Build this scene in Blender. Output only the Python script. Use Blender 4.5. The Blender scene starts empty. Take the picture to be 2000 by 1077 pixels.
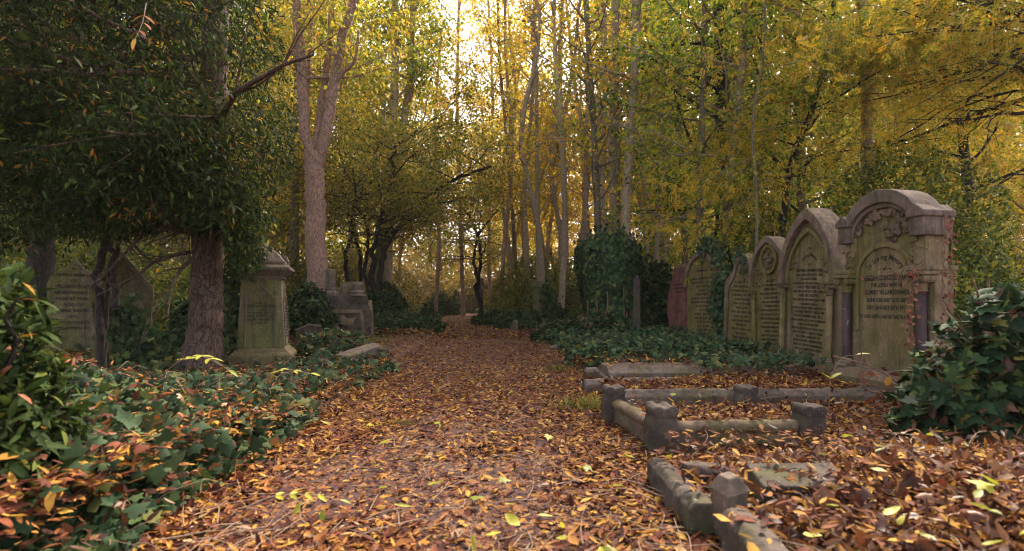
import bpy, math, random
import numpy as np
from mathutils import Vector, Matrix
R = math.radians
sc = bpy.context.scene
col = sc.collection

# ---------------------------------------------------------------- camera
F = 1050.0      # focal length in photo pixels (photo is 2000 wide)
H = 0.92        # camera height above the path
HY = 585.0      # photo row of the horizon
cam_d = bpy.data.cameras.new("camera")
cam_d.sensor_width = 36.0
cam_d.lens = 36.0 * F / 2000.0
cam_d.shift_y = (HY - 538.5) / 2000.0
cam_d.clip_start = 0.05
cam_d.clip_end = 2000
cam_d.dof.use_dof = True
cam_d.dof.focus_distance = 9.0
cam_d.dof.aperture_fstop = 2.4
cam = bpy.data.objects.new("camera", cam_d)
cam.location = (0, 0, H)
cam.rotation_euler = (R(90), 0, 0)
col.objects.link(cam)
sc.camera = cam

# ---------------------------------------------------------------- sky, sun, exposure
SUN_EL, SUN_AZ = R(44), R(28)          # azimuth from +Y towards +X
world = bpy.data.worlds.new("World")
sc.world = world
world.use_nodes = True
wn = world.node_tree
for n in list(wn.nodes): wn.nodes.remove(n)
sky = wn.nodes.new("ShaderNodeTexSky")
sky.sky_type = 'NISHITA'
sky.sun_disc = False
sky.sun_elevation = SUN_EL
sky.sun_rotation = SUN_AZ
sky.dust_density = 3.0
sky.ozone_density = 0.3
sky.air_density = 0.7
bg = wn.nodes.new("ShaderNodeBackground")
bg.inputs[1].default_value = 0.15
out = wn.nodes.new("ShaderNodeOutputWorld")
hs = wn.nodes.new("ShaderNodeHueSaturation"); hs.inputs["Saturation"].default_value = 0.55      # thin warm overcast veil
tn = wn.nodes.new("ShaderNodeMix"); tn.data_type = 'RGBA'; tn.blend_type = 'MULTIPLY'; tn.inputs[0].default_value = 1.0; tn.inputs[7].default_value = (1.02, 0.97, 0.93, 1)
wn.links.new(sky.outputs[0], hs.inputs["Color"]); wn.links.new(hs.outputs[0], tn.inputs[6]); wn.links.new(tn.outputs[2], bg.inputs[0])
wn.links.new(bg.outputs[0], out.inputs[0])
sl = bpy.data.lights.new("sun", 'SUN')
sl.energy = 3.8
sl.angle = R(14)
sl.color = (1.0, 0.84, 0.66)
sun = bpy.data.objects.new("sun", sl)
sdir = Vector((math.sin(SUN_AZ) * math.cos(SUN_EL), math.cos(SUN_AZ) * math.cos(SUN_EL), math.sin(SUN_EL)))
sun.rotation_euler = sdir.to_track_quat('Z', 'Y').to_euler()
col.objects.link(sun)
sc.view_settings.view_transform = 'Standard'
sc.view_settings.look = 'None'
sc.view_settings.gamma = 1.0
sc.view_settings.exposure = 2.28
cy = sc.cycles
cy.max_bounces = 6
cy.diffuse_bounces = 4
cy.glossy_bounces = 2
cy.transmission_bounces = 3
cy.use_denoising = True
cy.denoiser = 'OPENIMAGEDENOISE'
cy.filter_width = 1.1
cy.caustics_reflective = False
cy.caustics_refractive = False

# ---------------------------------------------------------------- helpers
def W(px, py, Y):
    """a point seen at photo pixel (px, py), Y metres in front of the camera"""
    return np.array(((px - 1000.0) / F * Y, Y, H - (py - HY) / F * Y))

def link(o, parent=None):
    col.objects.link(o)
    if parent is not None: o.parent = parent
    return o

def tag(o, label=None, cat=None, group=None, kind=None):
    if label: o["label"] = label
    if cat: o["category"] = cat
    if group: o["group"] = group
    if kind: o["kind"] = kind
    return o

def thing(name, label, cat, loc=(0, 0, 0), rz=0, group=None, tilt=(0, 0)):
    o = bpy.data.objects.new(name, None)
    o.empty_display_size = 0.1
    o.location = loc
    o.rotation_euler = (tilt[0], tilt[1], rz)
    tag(o, label, cat, group)
    return link(o)

def mesh_np(name, V, faces, mat, smooth=False):
    """faces: list of int arrays (n,k)"""
    me = bpy.data.meshes.new(name)
    V = np.ascontiguousarray(V, dtype=np.float32)
    me.vertices.add(len(V))
    me.vertices.foreach_set("co", V.ravel())
    faces = [f for f in faces if len(f)]
    nl = sum(f.size for f in faces)
    me.loops.add(nl)
    me.loops.foreach_set("vertex_index", np.concatenate([f.ravel() for f in faces]).astype(np.int32))
    starts = []; s = 0
    for f in faces:
        starts.append(s + np.arange(len(f)) * f.shape[1]); s += f.size
    me.polygons.add(sum(len(f) for f in faces))
    me.polygons.foreach_set("loop_start", np.concatenate(starts).astype(np.int32))
    me.update(calc_edges=True)
    if smooth: me.polygons.foreach_set("use_smooth", np.ones(len(me.polygons), dtype=bool))
    me.materials.append(mat)
    return me

def obj_np(name, V, faces, mat, parent=None, smooth=False):
    return link(bpy.data.objects.new(name, mesh_np(name, V, faces, mat, smooth)), parent)

class MB:
    """collects polygons of any size into ONE mesh object"""
    def __init__(s): s.v = []; s.f = []
    def add(s, vs, fs):
        b = len(s.v); s.v += [tuple(map(float, v)) for v in vs]; s.f += [tuple(b + i for i in f) for f in fs]
    def box(s, x0, x1, y0, y1, z0, z1, dx=0.0, dy=0.0):
        """dx, dy: how much the top is drawn in on each side"""
        s.add([(x0,y0,z0),(x1,y0,z0),(x1,y1,z0),(x0,y1,z0),(x0+dx,y0+dy,z1),(x1-dx,y0+dy,z1),(x1-dx,y1-dy,z1),(x0+dx,y1-dy,z1)],
              [(3,2,1,0),(0,1,5,4),(1,2,6,5),(2,3,7,6),(3,0,4,7),(4,5,6,7)])
    def prism(s, pts, y0, y1):
        """outline in x,z (counter-clockwise seen from -y) between two depths"""
        n = len(pts)
        s.add([(x, y0, z) for x, z in pts] + [(x, y1, z) for x, z in pts],
              [tuple(range(n)), tuple(range(2*n-1, n-1, -1))] + [(i, i+n, (i+1)%n+n, (i+1)%n) for i in range(n)])
    def ring(s, outer, inner, y0, y1, closed=False):
        """moulding between two outlines with equal counts"""
        n = len(outer); m = n if closed else n - 1
        vs = [(x, y0, z) for x, z in outer] + [(x, y0, z) for x, z in inner] + [(x, y1, z) for x, z in outer] + [(x, y1, z) for x, z in inner]
        fs = []
        for i in range(m):
            j = (i+1) % n
            fs += [(i, j, n+j, n+i), (2*n+j, 2*n+i, 3*n+i, 3*n+j), (i, 2*n+i, 2*n+j, j), (n+j, 3*n+j, 3*n+i, n+i)]
        if not closed: fs += [(0, n, 3*n, 2*n), (n-1, 3*n-1, 4*n-1, 2*n-1)]
        s.add(vs, fs)
    def lathe(s, cx, cy_, prof, n=14):
        vs = []; fs = []
        for r, z in prof:
            for k in range(n):
                a = 2*math.pi*k/n; vs.append((cx + r*math.cos(a), cy_ + r*math.sin(a), z))
        for i in range(len(prof)-1):
            for k in range(n): fs.append((i*n+k, i*n+(k+1)%n, (i+1)*n+(k+1)%n, (i+1)*n+k))
        fs.append(tuple(range(n))[::-1]); fs.append(tuple((len(prof)-1)*n + k for k in range(n)))
        s.add(vs, fs)
    def bar(s, p, q, prof):
        """profile (side, up) swept from p to q"""
        p = np.array(p, float); q = np.array(q, float); d = (q-p)/np.linalg.norm(q-p)
        sd = np.cross(d, (0,0,1)); sd /= np.linalg.norm(sd); up = np.cross(sd, d)
        n = len(prof)
        vs = [tuple(e + sd*a + up*b) for e in (p, q) for a, b in prof]
        s.add(vs, [tuple(range(n)), tuple(range(2*n-1, n-1, -1))] + [(i, i+n, (i+1)%n+n, (i+1)%n) for i in range(n)])
    def build(s, name, mat, parent=None, bevel=0.006, smooth=False, wear=0.0, label=None, vox=0.010):
        me = bpy.data.meshes.new(name)
        me.from_pydata(s.v, [], s.f); me.update()
        me.materials.append(mat)
        if smooth: me.polygons.foreach_set("use_smooth", [True]*len(me.polygons))
        o = link(bpy.data.objects.new(name, me), parent)
        if bevel:
            b = o.modifiers.new("bevel", 'BEVEL'); b.width = bevel; b.segments = 2; b.limit_method = 'ANGLE'; b.angle_limit = R(35)
        if wear:
            o.modifiers.clear()
            r = o.modifiers.new("remesh", 'REMESH'); r.mode = 'VOXEL'; r.voxel_size = vox; r.use_smooth_shade = True
            s_ = o.modifiers.new("soften", 'SMOOTH'); s_.iterations = 1; s_.factor = .5
            for k_, (tx, st) in enumerate(((TEX_BIG, 1.6), (TEX_FINE, .7))):
                d = o.modifiers.new("wear%d" % k_, 'DISPLACE'); d.texture = tx; d.strength = wear*st; d.mid_level = .5; d.texture_coords = 'GLOBAL'
        if label: o["label"] = label
        return o
TEX_BIG = bpy.data.textures.new("stone wear", 'CLOUDS'); TEX_BIG.noise_scale = .16; TEX_BIG.noise_depth = 3
TEX_FINE = bpy.data.textures.new("stone chips", 'CLOUDS'); TEX_FINE.noise_scale = .035; TEX_FINE.noise_depth = 2

def sm(t):
    t = np.clip(t, 0, 1); return t*t*(3-2*t)

_pr = np.random.RandomState(7)
_ph = _pr.uniform(0, 6.28, (24, 3)); _dr = _pr.uniform(0, 6.28, 24)
def noise2(x, y, f=1.0, k=0):
    s = 0
    for i in range(5):
        j = (i + k*5) % 24; w = f*(0.7+0.45*i)
        s = s + np.sin(w*(x*np.cos(_dr[j]) + y*np.sin(_dr[j])) + _ph[j,0] + 0.8*np.sin(w*0.6*(y*np.cos(_dr[j]) - x*np.sin(_dr[j])) + _ph[j,1]))
    return s/5

# ---------------------------------------------------------------- materials
def nodes(name):
    m = bpy.data.materials.new(name); m.use_nodes = True
    nt = m.node_tree
    for n in list(nt.nodes): nt.nodes.remove(n)
    o = nt.nodes.new("ShaderNodeOutputMaterial")
    return m, nt, o
def ramp(nt, fac, stops, interp='LINEAR'):
    r = nt.nodes.new("ShaderNodeValToRGB"); r.color_ramp.interpolation = interp
    e = r.color_ramp.elements
    while len(e) > 1: e.remove(e[-1])
    e[0].position = stops[0][0]; e[0].color = (*stops[0][1], 1)
    for p, c in stops[1:]:
        q = e.new(p); q.color = (*c, 1)
    nt.links.new(fac, r.inputs[0]); return r.outputs[0]
def noise(nt, vec, scale, detail=4, rough=0.55):
    n = nt.nodes.new("ShaderNodeTexNoise"); n.inputs["Scale"].default_value = scale
    n.inputs["Detail"].default_value = detail; n.inputs["Roughness"].default_value = rough
    nt.links.new(vec, n.inputs["Vector"]); return n.outputs["Fac"]
def mixc(nt, fac, a, b, mode='MIX'):
    m = nt.nodes.new("ShaderNodeMix"); m.data_type = 'RGBA'; m.blend_type = mode
    for s, v in ((m.inputs[0], fac), (m.inputs[6], a), (m.inputs[7], b)):
        if isinstance(v, (int, float)): s.default_value = v
        elif isinstance(v, tuple): s.default_value = (*v, 1)
        else: nt.links.new(v, s)
    return m.outputs[2]
def mapping(nt, vec, scale):
    m = nt.nodes.new("ShaderNodeMapping"); m.inputs["Scale"].default_value = scale
    nt.links.new(vec, m.inputs["Vector"]); return m.outputs[0]
def bump(nt, h, strength, dist, prev=None):
    b = nt.nodes.new("ShaderNodeBump"); b.inputs["Strength"].default_value = strength; b.inputs["Distance"].default_value = dist
    nt.links.new(h, b.inputs["Height"])
    if prev is not None: nt.links.new(prev, b.inputs["Normal"])
    return b.outputs[0]
def math_n(nt, op, a, b=None):
    m = nt.nodes.new("ShaderNodeMath"); m.operation = op
    for s, v in ((m.inputs[0], a), (m.inputs[1], b)):
        if v is None: continue
        if isinstance(v, (int, float)): s.default_value = v
        else: nt.links.new(v, s)
    return m.outputs[0]

def leaf_mat(name, stops, trans=0.35, rough=0.5, spec=0.3, clump=0.5, clump_scale=1.6, tint=(1.25, 1.15, 0.9)):
    """one random colour per leaf, drifting in clumps through the crown"""
    m, nt, o = nodes(name)
    g = nt.nodes.new("ShaderNodeNewGeometry")
    n1 = noise(nt, g.outputs["Position"], clump_scale, 2)
    f = math_n(nt, 'MULTIPLY_ADD', n1, clump*2.2); f.node.inputs[2].default_value = -clump*1.1
    f = math_n(nt, 'ADD', g.outputs["Random Per Island"], f)
    c = ramp(nt, f, stops)
    n2 = noise(nt, g.outputs["Position"], 60, 2)
    c2 = mixc(nt, n2, mixc(nt, 1.0, c, (0.72, 0.7, 0.68), 'MULTIPLY'), mixc(nt, 1.0, c, (1.2, 1.2, 1.1), 'MULTIPLY'))
    p = nt.nodes.new("ShaderNodeBsdfPrincipled")
    nt.links.new(c2, p.inputs["Base Color"]); p.inputs["Roughness"].default_value = rough
    p.inputs["Specular IOR Level"].default_value = spec
    t = nt.nodes.new("ShaderNodeBsdfTranslucent")
    nt.links.new(mixc(nt, 1.0, c2, tint, 'MULTIPLY'), t.inputs[0])
    x = nt.nodes.new("ShaderNodeMixShader"); x.inputs[0].default_value = trans
    nt.links.new(p.outputs[0], x.inputs[1]); nt.links.new(t.outputs[0], x.inputs[2]); nt.links.new(x.outputs[0], o.inputs[0])
    return m

def stone_mat(name, c1, c2, moss, moss_amt=0.5, dark=(0.03, 0.026, 0.022), rough=0.9, seed=0.0):
    m, nt, o = nodes(name)
    tc = nt.nodes.new("ShaderNodeTexCoord").outputs["Object"]
    mp = nt.nodes.new("ShaderNodeMapping"); mp.inputs["Location"].default_value = (seed, seed*1.7, seed*.6); nt.links.new(tc, mp.inputs["Vector"]); v = mp.outputs[0]
    base = mixc(nt, ramp(nt, noise(nt, v, 5, 6), [(0.35, (0,0,0)), (0.65, (1,1,1))]), c1, c2)
    lo = 0.62 - 0.35*moss_amt
    mk = ramp(nt, noise(nt, mapping(nt, v, (1, 1, 0.55)), 2.6, 6, 0.62), [(lo, (0,0,0)), (lo+0.16, (1,1,1))])
    c = mixc(nt, mk, base, moss)
    st = ramp(nt, noise(nt, mapping(nt, v, (9, 9, 0.9)), 2.0, 5, 0.6), [(0.5, (0,0,0)), (0.72, (0.75,0.75,0.75))])
    c = mixc(nt, st, c, dark)
    bl = ramp(nt, noise(nt, v, 9, 7, 0.7), [(0.42, (0,0,0)), (0.5, (0.6,0.6,0.6))])
    c = mixc(nt, bl, c, mixc(nt, 1.0, c, (1.5, 1.42, 1.3), 'MULTIPLY'))
    gr = noise(nt, v, 70, 5, 0.7)
    c = mixc(nt, gr, mixc(nt, 1.0, c, (0.6, 0.6, 0.6), 'MULTIPLY'), mixc(nt, 1.0, c, (1.45, 1.42, 1.38), 'MULTIPLY'))
    li = ramp(nt, noise(nt, v, 34, 3, 0.5), [(0.66, (0,0,0)), (0.71, (0.5,0.5,0.5))])
    c = mixc(nt, li, c, (0.30, 0.29, 0.24))
    pits = ramp(nt, noise(nt, v, 22, 4, 0.6), [(0.27, (0.85,0.85,0.85)), (0.36, (0,0,0))])
    c = mixc(nt, pits, c, dark)
    p = nt.nodes.new("ShaderNodeBsdfPrincipled"); p.inputs["Roughness"].default_value = rough
    p.inputs["Specular IOR Level"].default_value = 0.25
    nt.links.new(c, p.inputs["Base Color"])
    b = bump(nt, noise(nt, v, 7, 5), 0.5, 0.02)
    b = bump(nt, gr, 0.55, 0.006, b)
    nt.links.new(b, p.inputs["Normal"]); nt.links.new(p.outputs[0], o.inputs[0])
    return m

def bark_mat(name, c1, c2, green=None, scale=1.0, fissure=0.8):
    m, nt, o = nodes(name)
    v = nt.nodes.new("ShaderNodeTexCoord").outputs["Object"]
    s = mapping(nt, v, (scale, scale, 0.28*scale))
    n1 = noise(nt, s, 26, 6, 0.65); n2 = noise(nt, v, 1.7*scale, 4)
    vo = nt.nodes.new("ShaderNodeTexVoronoi"); vo.feature = 'DISTANCE_TO_EDGE'; vo.inputs["Scale"].default_value = 30
    wv = mixc(nt, 0.12, s, noise(nt, s, 8, 3)); nt.links.new(wv, vo.inputs["Vector"])
    fz = ramp(nt, vo.outputs["Distance"], [(0.0, (0,0,0)), (0.12, (1,1,1))])
    c = mixc(nt, ramp(nt, n1, [(0.3, (0,0,0)), (0.7, (1,1,1))]), c1, c2)
    c = mixc(nt, math_n(nt, 'MULTIPLY', math_n(nt, 'SUBTRACT', 1.0, fz), fissure), c, tuple(x*0.35 for x in c1))
    if green: c = mixc(nt, ramp(nt, n2, [(0.5, (0,0,0)), (0.7, (0.8,0.8,0.8))]), c, green)
    else: c = mixc(nt, n2, mixc(nt, 1.0, c, (0.75,)*3, 'MULTIPLY'), mixc(nt, 1.0, c, (1.25,)*3, 'MULTIPLY'))
    p = nt.nodes.new("ShaderNodeBsdfPrincipled"); p.inputs["Roughness"].default_value = 0.9; p.inputs["Specular IOR Level"].default_value = 0.2
    nt.links.new(c, p.inputs["Base Color"])
    b = bump(nt, fz, 0.6*fissure, 0.012); b = bump(nt, n1, 0.7, 0.01, b); nt.links.new(b, p.inputs["Normal"])
    nt.links.new(p.outputs[0], o.inputs[0])
    return m

def ground_mat(name, soil1, soil2, leafy):
    """bare soil with a thin skin of flattened leaf fragments"""
    m, nt, o = nodes(name)
    g = nt.nodes.new("ShaderNodeNewGeometry").outputs["Position"]
    c = mixc(nt, noise(nt, g, 3, 6, 0.6), soil1, soil2)
    fine = noise(nt, g, 90, 5, 0.7)
    c = mixc(nt, fine, mixc(nt, 1.0, c, (0.55,)*3, 'MULTIPLY'), mixc(nt, 1.0, c, (1.6, 1.5, 1.45), 'MULTIPLY'))
    hs = []
    for k, sc_ in enumerate((22, 31)):
        vo = nt.nodes.new("ShaderNodeTexVoronoi"); vo.inputs["Scale"].default_value = sc_
        mp = nt.nodes.new("ShaderNodeMapping"); mp.inputs["Scale"].default_value = (1, 0.5, 1); mp.inputs["Rotation"].default_value = (0, 0, 0.6+k*1.3)
        nt.links.new(mixc(nt, 0.04, g, noise(nt, g, 9, 2)), mp.inputs[0]); nt.links.new(mp.outputs[0], vo.inputs["Vector"])
        sep = nt.nodes.new("ShaderNodeSeparateColor"); nt.links.new(vo.outputs["Color"], sep.inputs[0])
        lc = ramp(nt, sep.outputs[0], [(0.0, (0.05,0.022,0.014)), (0.3, (0.13,0.05,0.02)), (0.6, (0.16,0.065,0.025)), (0.85, (0.22,0.11,0.03)), (1.0, (0.16,0.10,0.06))])
        mask = math_n(nt, 'LESS_THAN', vo.outputs["Distance"], 0.42)
        keep = math_n(nt, 'GREATER_THAN', sep.outputs[1], 1.0-leafy)
        mk = math_n(nt, 'MULTIPLY', mask, keep)
        c = mixc(nt, mk, c, lc); hs.append(mk)
    p = nt.nodes.new("ShaderNodeBsdfPrincipled"); p.inputs["Roughness"].default_value = 0.85; p.inputs["Specular IOR Level"].default_value = 0.25
    nt.links.new(c, p.inputs["Base Color"])
    b = bump(nt, fine, 0.7, 0.012); b = bump(nt, hs[0], 0.6, 0.008, b); b = bump(nt, hs[1], 0.6, 0.008, b)
    nt.links.new(b, p.inputs["Normal"]); nt.links.new(p.outputs[0], o.inputs[0])
    return m

def plain_mat(name, c, rough=0.7, spec=0.3, var=0.4, scale=40):
    m, nt, o = nodes(name)
    v = nt.nodes.new("ShaderNodeTexCoord").outputs["Object"]
    n = noise(nt, v, scale, 5, 0.65)
    p = nt.nodes.new("ShaderNodeBsdfPrincipled"); p.inputs["Roughness"].default_value = rough; p.inputs["Specular IOR Level"].default_value = spec
    nt.links.new(mixc(nt, n, tuple(x*(1-var) for x in c), tuple(x*(1+var) for x in c)), p.inputs["Base Color"])
    nt.links.new(bump(nt, n, 0.4, 0.004), p.inputs["Normal"])
    nt.links.new(p.outputs[0], o.inputs[0])
    return m

M = {}
M['litter'] = leaf_mat("fallen leaf", [(0.0,(0.03,0.011,0.010)),(0.3,(0.08,0.024,0.016)),(0.52,(0.16,0.05,0.026)),(0.68,(0.24,0.10,0.032)),(0.85,(0.35,0.17,0.035)),(0.96,(0.42,0.25,0.045)),(1.0,(0.28,0.19,0.14))], trans=0.15, rough=0.7, spec=0.1, clump=0.12, clump_scale=1.2)
M['litter_brown'] = leaf_mat("dry brown leaf", [(0.0,(0.03,0.013,0.01)),(0.4,(0.09,0.036,0.022)),(0.7,(0.17,0.075,0.04)),(1.0,(0.24,0.13,0.07))], trans=0.15, clump=0.1)
M['ivy'] = leaf_mat("ivy leaf", [(0.0,(0.010,0.021,0.010)),(0.4,(0.020,0.042,0.019)),(0.75,(0.040,0.074,0.030)),(0.92,(0.075,0.11,0.03)),(1.0,(0.15,0.13,0.03))], trans=0.15, rough=0.7, spec=0.12, clump=0.15)
M['ivy_pale'] = leaf_mat("pale ivy leaf", [(0.0,(0.018,0.034,0.018)),(0.4,(0.034,0.062,0.03)),(0.8,(0.055,0.09,0.038)),(1.0,(0.12,0.12,0.04))], trans=0.18, rough=0.7, spec=0.12, clump=0.15)
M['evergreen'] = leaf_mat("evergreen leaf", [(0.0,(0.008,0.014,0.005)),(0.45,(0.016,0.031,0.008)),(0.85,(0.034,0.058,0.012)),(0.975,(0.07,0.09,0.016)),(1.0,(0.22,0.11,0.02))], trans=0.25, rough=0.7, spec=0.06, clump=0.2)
M['holly'] = leaf_mat("green bush leaf", [(0.0,(0.035,0.065,0.010)),(0.5,(0.10,0.145,0.016)),(0.85,(0.21,0.23,0.025)),(1.0,(0.36,0.32,0.04))], trans=0.35, rough=0.45, clump=0.35, clump_scale=1.3)
M['olive'] = leaf_mat("olive leaf", [(0.0,(0.055,0.068,0.012)),(0.5,(0.14,0.15,0.022)),(0.85,(0.26,0.22,0.03)),(1.0,(0.38,0.22,0.03))], trans=0.5, clump=0.3)
M['yellow_green'] = leaf_mat("yellow green leaf", [(0.0,(0.09,0.12,0.018)),(0.4,(0.22,0.25,0.03)),(0.75,(0.42,0.38,0.045)),(1.0,(0.55,0.36,0.06))], trans=0.55, clump=0.4, clump_scale=0.6)
M['gold'] = leaf_mat("golden leaf", [(0.0,(0.24,0.23,0.025)),(0.35,(0.45,0.38,0.04)),(0.7,(0.6,0.42,0.05)),(1.0,(0.65,0.34,0.06))], trans=0.6, clump=0.4, clump_scale=0.5)
M['orange'] = leaf_mat("orange ash leaf", [(0.0,(0.09,0.14,0.018)),(0.35,(0.26,0.27,0.026)),(0.7,(0.5,0.37,0.035)),(1.0,(0.55,0.27,0.04))], trans=0.6, clump=0.45, clump_scale=0.8)
M['green_gold'] = leaf_mat("green and gold leaf", [(0.0,(0.04,0.08,0.010)),(0.4,(0.13,0.21,0.02)),(0.75,(0.31,0.36,0.035)),(1.0,(0.5,0.36,0.04))], trans=0.6, clump=0.5, clump_scale=0.8)
M['far_wood'] = leaf_mat("far wood leaf", [(0.0,(0.10,0.09,0.03)),(0.4,(0.22,0.19,0.045)),(0.8,(0.36,0.27,0.06)),(1.0,(0.44,0.26,0.07))], trans=0.4, clump=0.5, clump_scale=0.12)
M['creeper'] = leaf_mat("red creeper leaf", [(0.0,(0.08,0.025,0.016)),(0.5,(0.2,0.06,0.035)),(1.0,(0.34,0.14,0.08))], trans=0.2)
M['sprig'] = leaf_mat("yellow green sprig leaf", [(0.0,(0.16,0.2,0.02)),(1.0,(0.42,0.4,0.04))], trans=0.4)
M['grass'] = leaf_mat("grass blade", [(0.0,(0.05,0.07,0.012)),(0.6,(0.14,0.15,0.025)),(1.0,(0.3,0.24,0.06))], trans=0.3)
M['bark_pink'] = bark_mat("pinkish grey bark", (0.21,0.125,0.09), (0.38,0.24,0.175))
M['bark_brown'] = bark_mat("brown fissured bark", (0.06,0.037,0.029), (0.14,0.088,0.068), fissure=1.0)
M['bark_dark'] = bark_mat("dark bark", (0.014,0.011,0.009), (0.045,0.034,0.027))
M['bark_grey'] = bark_mat("grey brown bark", (0.22,0.165,0.115), (0.40,0.30,0.21), green=(0.25,0.21,0.11))
M['bark_olive'] = bark_mat("mossy bark", (0.09,0.072,0.048), (0.19,0.15,0.095), green=(0.13,0.125,0.05))
M['twig'] = plain_mat("dry twig", (0.22,0.15,0.10))
M['vine'] = plain_mat("vine stem", (0.16,0.09,0.06))
M['stone_green'] = stone_mat("mossy sandstone", (0.105, 0.075, 0.048), (0.19, 0.14, 0.085), (0.105, 0.088, 0.03), 0.6)
M['stone_green2'] = stone_mat("algae green stone", (0.075,0.06,0.042), (0.13,0.105,0.07), (0.08,0.078,0.028), 0.75, seed=3)
M['stone_brown'] = stone_mat("brown weathered stone", (0.08,0.056,0.04), (0.15,0.105,0.075), (0.09,0.075,0.032), 0.5, seed=5)
M['stone_grey'] = stone_mat("grey weathered stone", (0.07,0.052,0.043), (0.13,0.098,0.08), (0.08,0.068,0.03), 0.4, seed=9)
M['stone_dark'] = stone_mat("dark sooty stone", (0.03,0.024,0.021), (0.07,0.054,0.045), (0.05,0.05,0.02), 0.35, seed=2)
M['stone_red'] = stone_mat("red granite", (0.075,0.03,0.026), (0.13,0.055,0.046), (0.07,0.05,0.025), 0.15, seed=4)
M['granite'] = stone_mat("purple granite", (0.028,0.014,0.016), (0.055,0.03,0.032), (0.04,0.032,0.02), 0.05, rough=0.5)
M['letter'] = plain_mat("lead lettering", (0.018,0.014,0.010), rough=0.8)
M['soil'] = ground_mat("woodland soil", (0.06,0.036,0.03), (0.11,0.065,0.05), 0.75)
M['path'] = ground_mat("path earth", (0.036,0.018,0.017), (0.066,0.034,0.032), 0.8)
# ---------------------------------------------------------------- leaf templates: (verts, list of faces arrays); y is along the leaf, z its upper side
def t_leaf(n=3, w=0.18, fold=0.06, curl=0.1, peak=0.45, wav=0.0):
    ts = np.linspace(0, 1, n+1)
    sp = [(0, t, curl*t*t*(1 if curl else 0)) for t in ts]
    wid = [w*math.sin(math.pi*t)**0.8*(1.15-0.3*t) for t in ts[1:-1]]
    L = [(-a, t, curl*t*t+fold*a/w+wav*math.sin(9*t)) for a, t in zip(wid, ts[1:-1])]
    Rr = [(a, t, curl*t*t+fold*a/w-wav*math.sin(7*t)) for a, t in zip(wid, ts[1:-1])]
    V = np.array(sp + L + Rr, float); k = n-1
    tri = [(0, 1, n+1), (0, n+1+k, 1), (n, n+k, n-1), (n, n-1, n+k+k)]
    quad = []
    for i in range(1, n-1):
        quad += [(i, i+1, n+1+i, n+i), (i, n+k+i, n+k+i+1, i+1)]
    return V, [np.array(tri)] + ([np.array(quad)] if quad else [])
def t_diamond(w=0.28, fold=0.08):
    return np.array([(0,0,0),(w,0.5,fold),(0,1,0),(-w,0.5,fold)], float), [np.array([(0,1,2),(0,2,3)])]
def t_ivy(fold=0.08, seed=0):
    rr = np.random.RandomState(seed)
    out_ = [(0,0),(0.22,-0.12),(0.50,0.02),(0.36,0.28),(0.52,0.52),(0.24,0.56),(0,1.0),(-0.24,0.56),(-0.52,0.52),(-0.36,0.28),(-0.50,0.02),(-0.22,-0.12)]
    V = [(x*(1+rr.uniform(-.1,.1)), y+rr.uniform(-.04,.04), -fold*(x*x*3+(y-.4)**2)) for x, y in out_] + [(0, 0.32, 0.05)]
    c = len(out_)
    return np.array(V, float), [np.array([(c, i, (i+1) % c) for i in range(c)])]
def t_pinnate(pairs=4, droop=0.15):
    V = []; Fq = []; b = 0
    def dia(p, d, l, w):
        nonlocal b
        p = np.array(p, float); d = np.array(d, float); d /= np.linalg.norm(d); s = np.cross(d, (0,0,1)); s /= np.linalg.norm(s)
        V.extend([p, p+d*l*.5+s*w, p+d*l+np.array((0,0,-.06*l)), p+d*l*.5-s*w]); Fq.extend([(b,b+1,b+2),(b,b+2,b+3)]); b += 4
    for i in range(pairs):
        t = 0.25+0.62*i/pairs; z = -droop*t*t
        for s_ in (-1, 1): dia((0,t,z), (s_*0.85, 0.6, -.15), 0.33, 0.06)
    dia((0, .85, -droop*.7), (0,1,-.3), 0.32, 0.06)
    return np.array(V), [np.array(Fq)]
T_LIT = [t_leaf(3, .17, .05, .12), t_leaf(3, .14, .09, .3), t_leaf(3, .2, .02, -.15), t_leaf(3, .12, .1, .05)]
T_LITN = [t_leaf(6, .30, .05, .15, wav=.04), t_leaf(5, .26, -.06, -.3, wav=.05), t_ivy(.5, 8), t_leaf(6, .17, .05, .12, wav=.015), t_leaf(6, .13, .10, .32, wav=.02), t_leaf(6, .19, .02, -.2, wav=.03), t_leaf(6, .12, .11, .05), t_leaf(6, .22, .06, .22, wav=.03)]
T_LAN = [t_leaf(3, .13, .03, -.1), t_leaf(3, .16, .05, -.2)]
T_BRD = [t_leaf(3, .28, .06, -.12), t_leaf(3, .24, .04, .05)]
T_DIA = [t_diamond(), t_diamond(.34, .12)]
T_IVY = [t_ivy(.08, 1), t_ivy(.22, 2), t_ivy(-.08, 3), t_ivy(.38, 4), t_ivy(-.28, 9)]
T_PIN = [t_pinnate(4, .15), t_pinnate(3, .35)]

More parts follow.
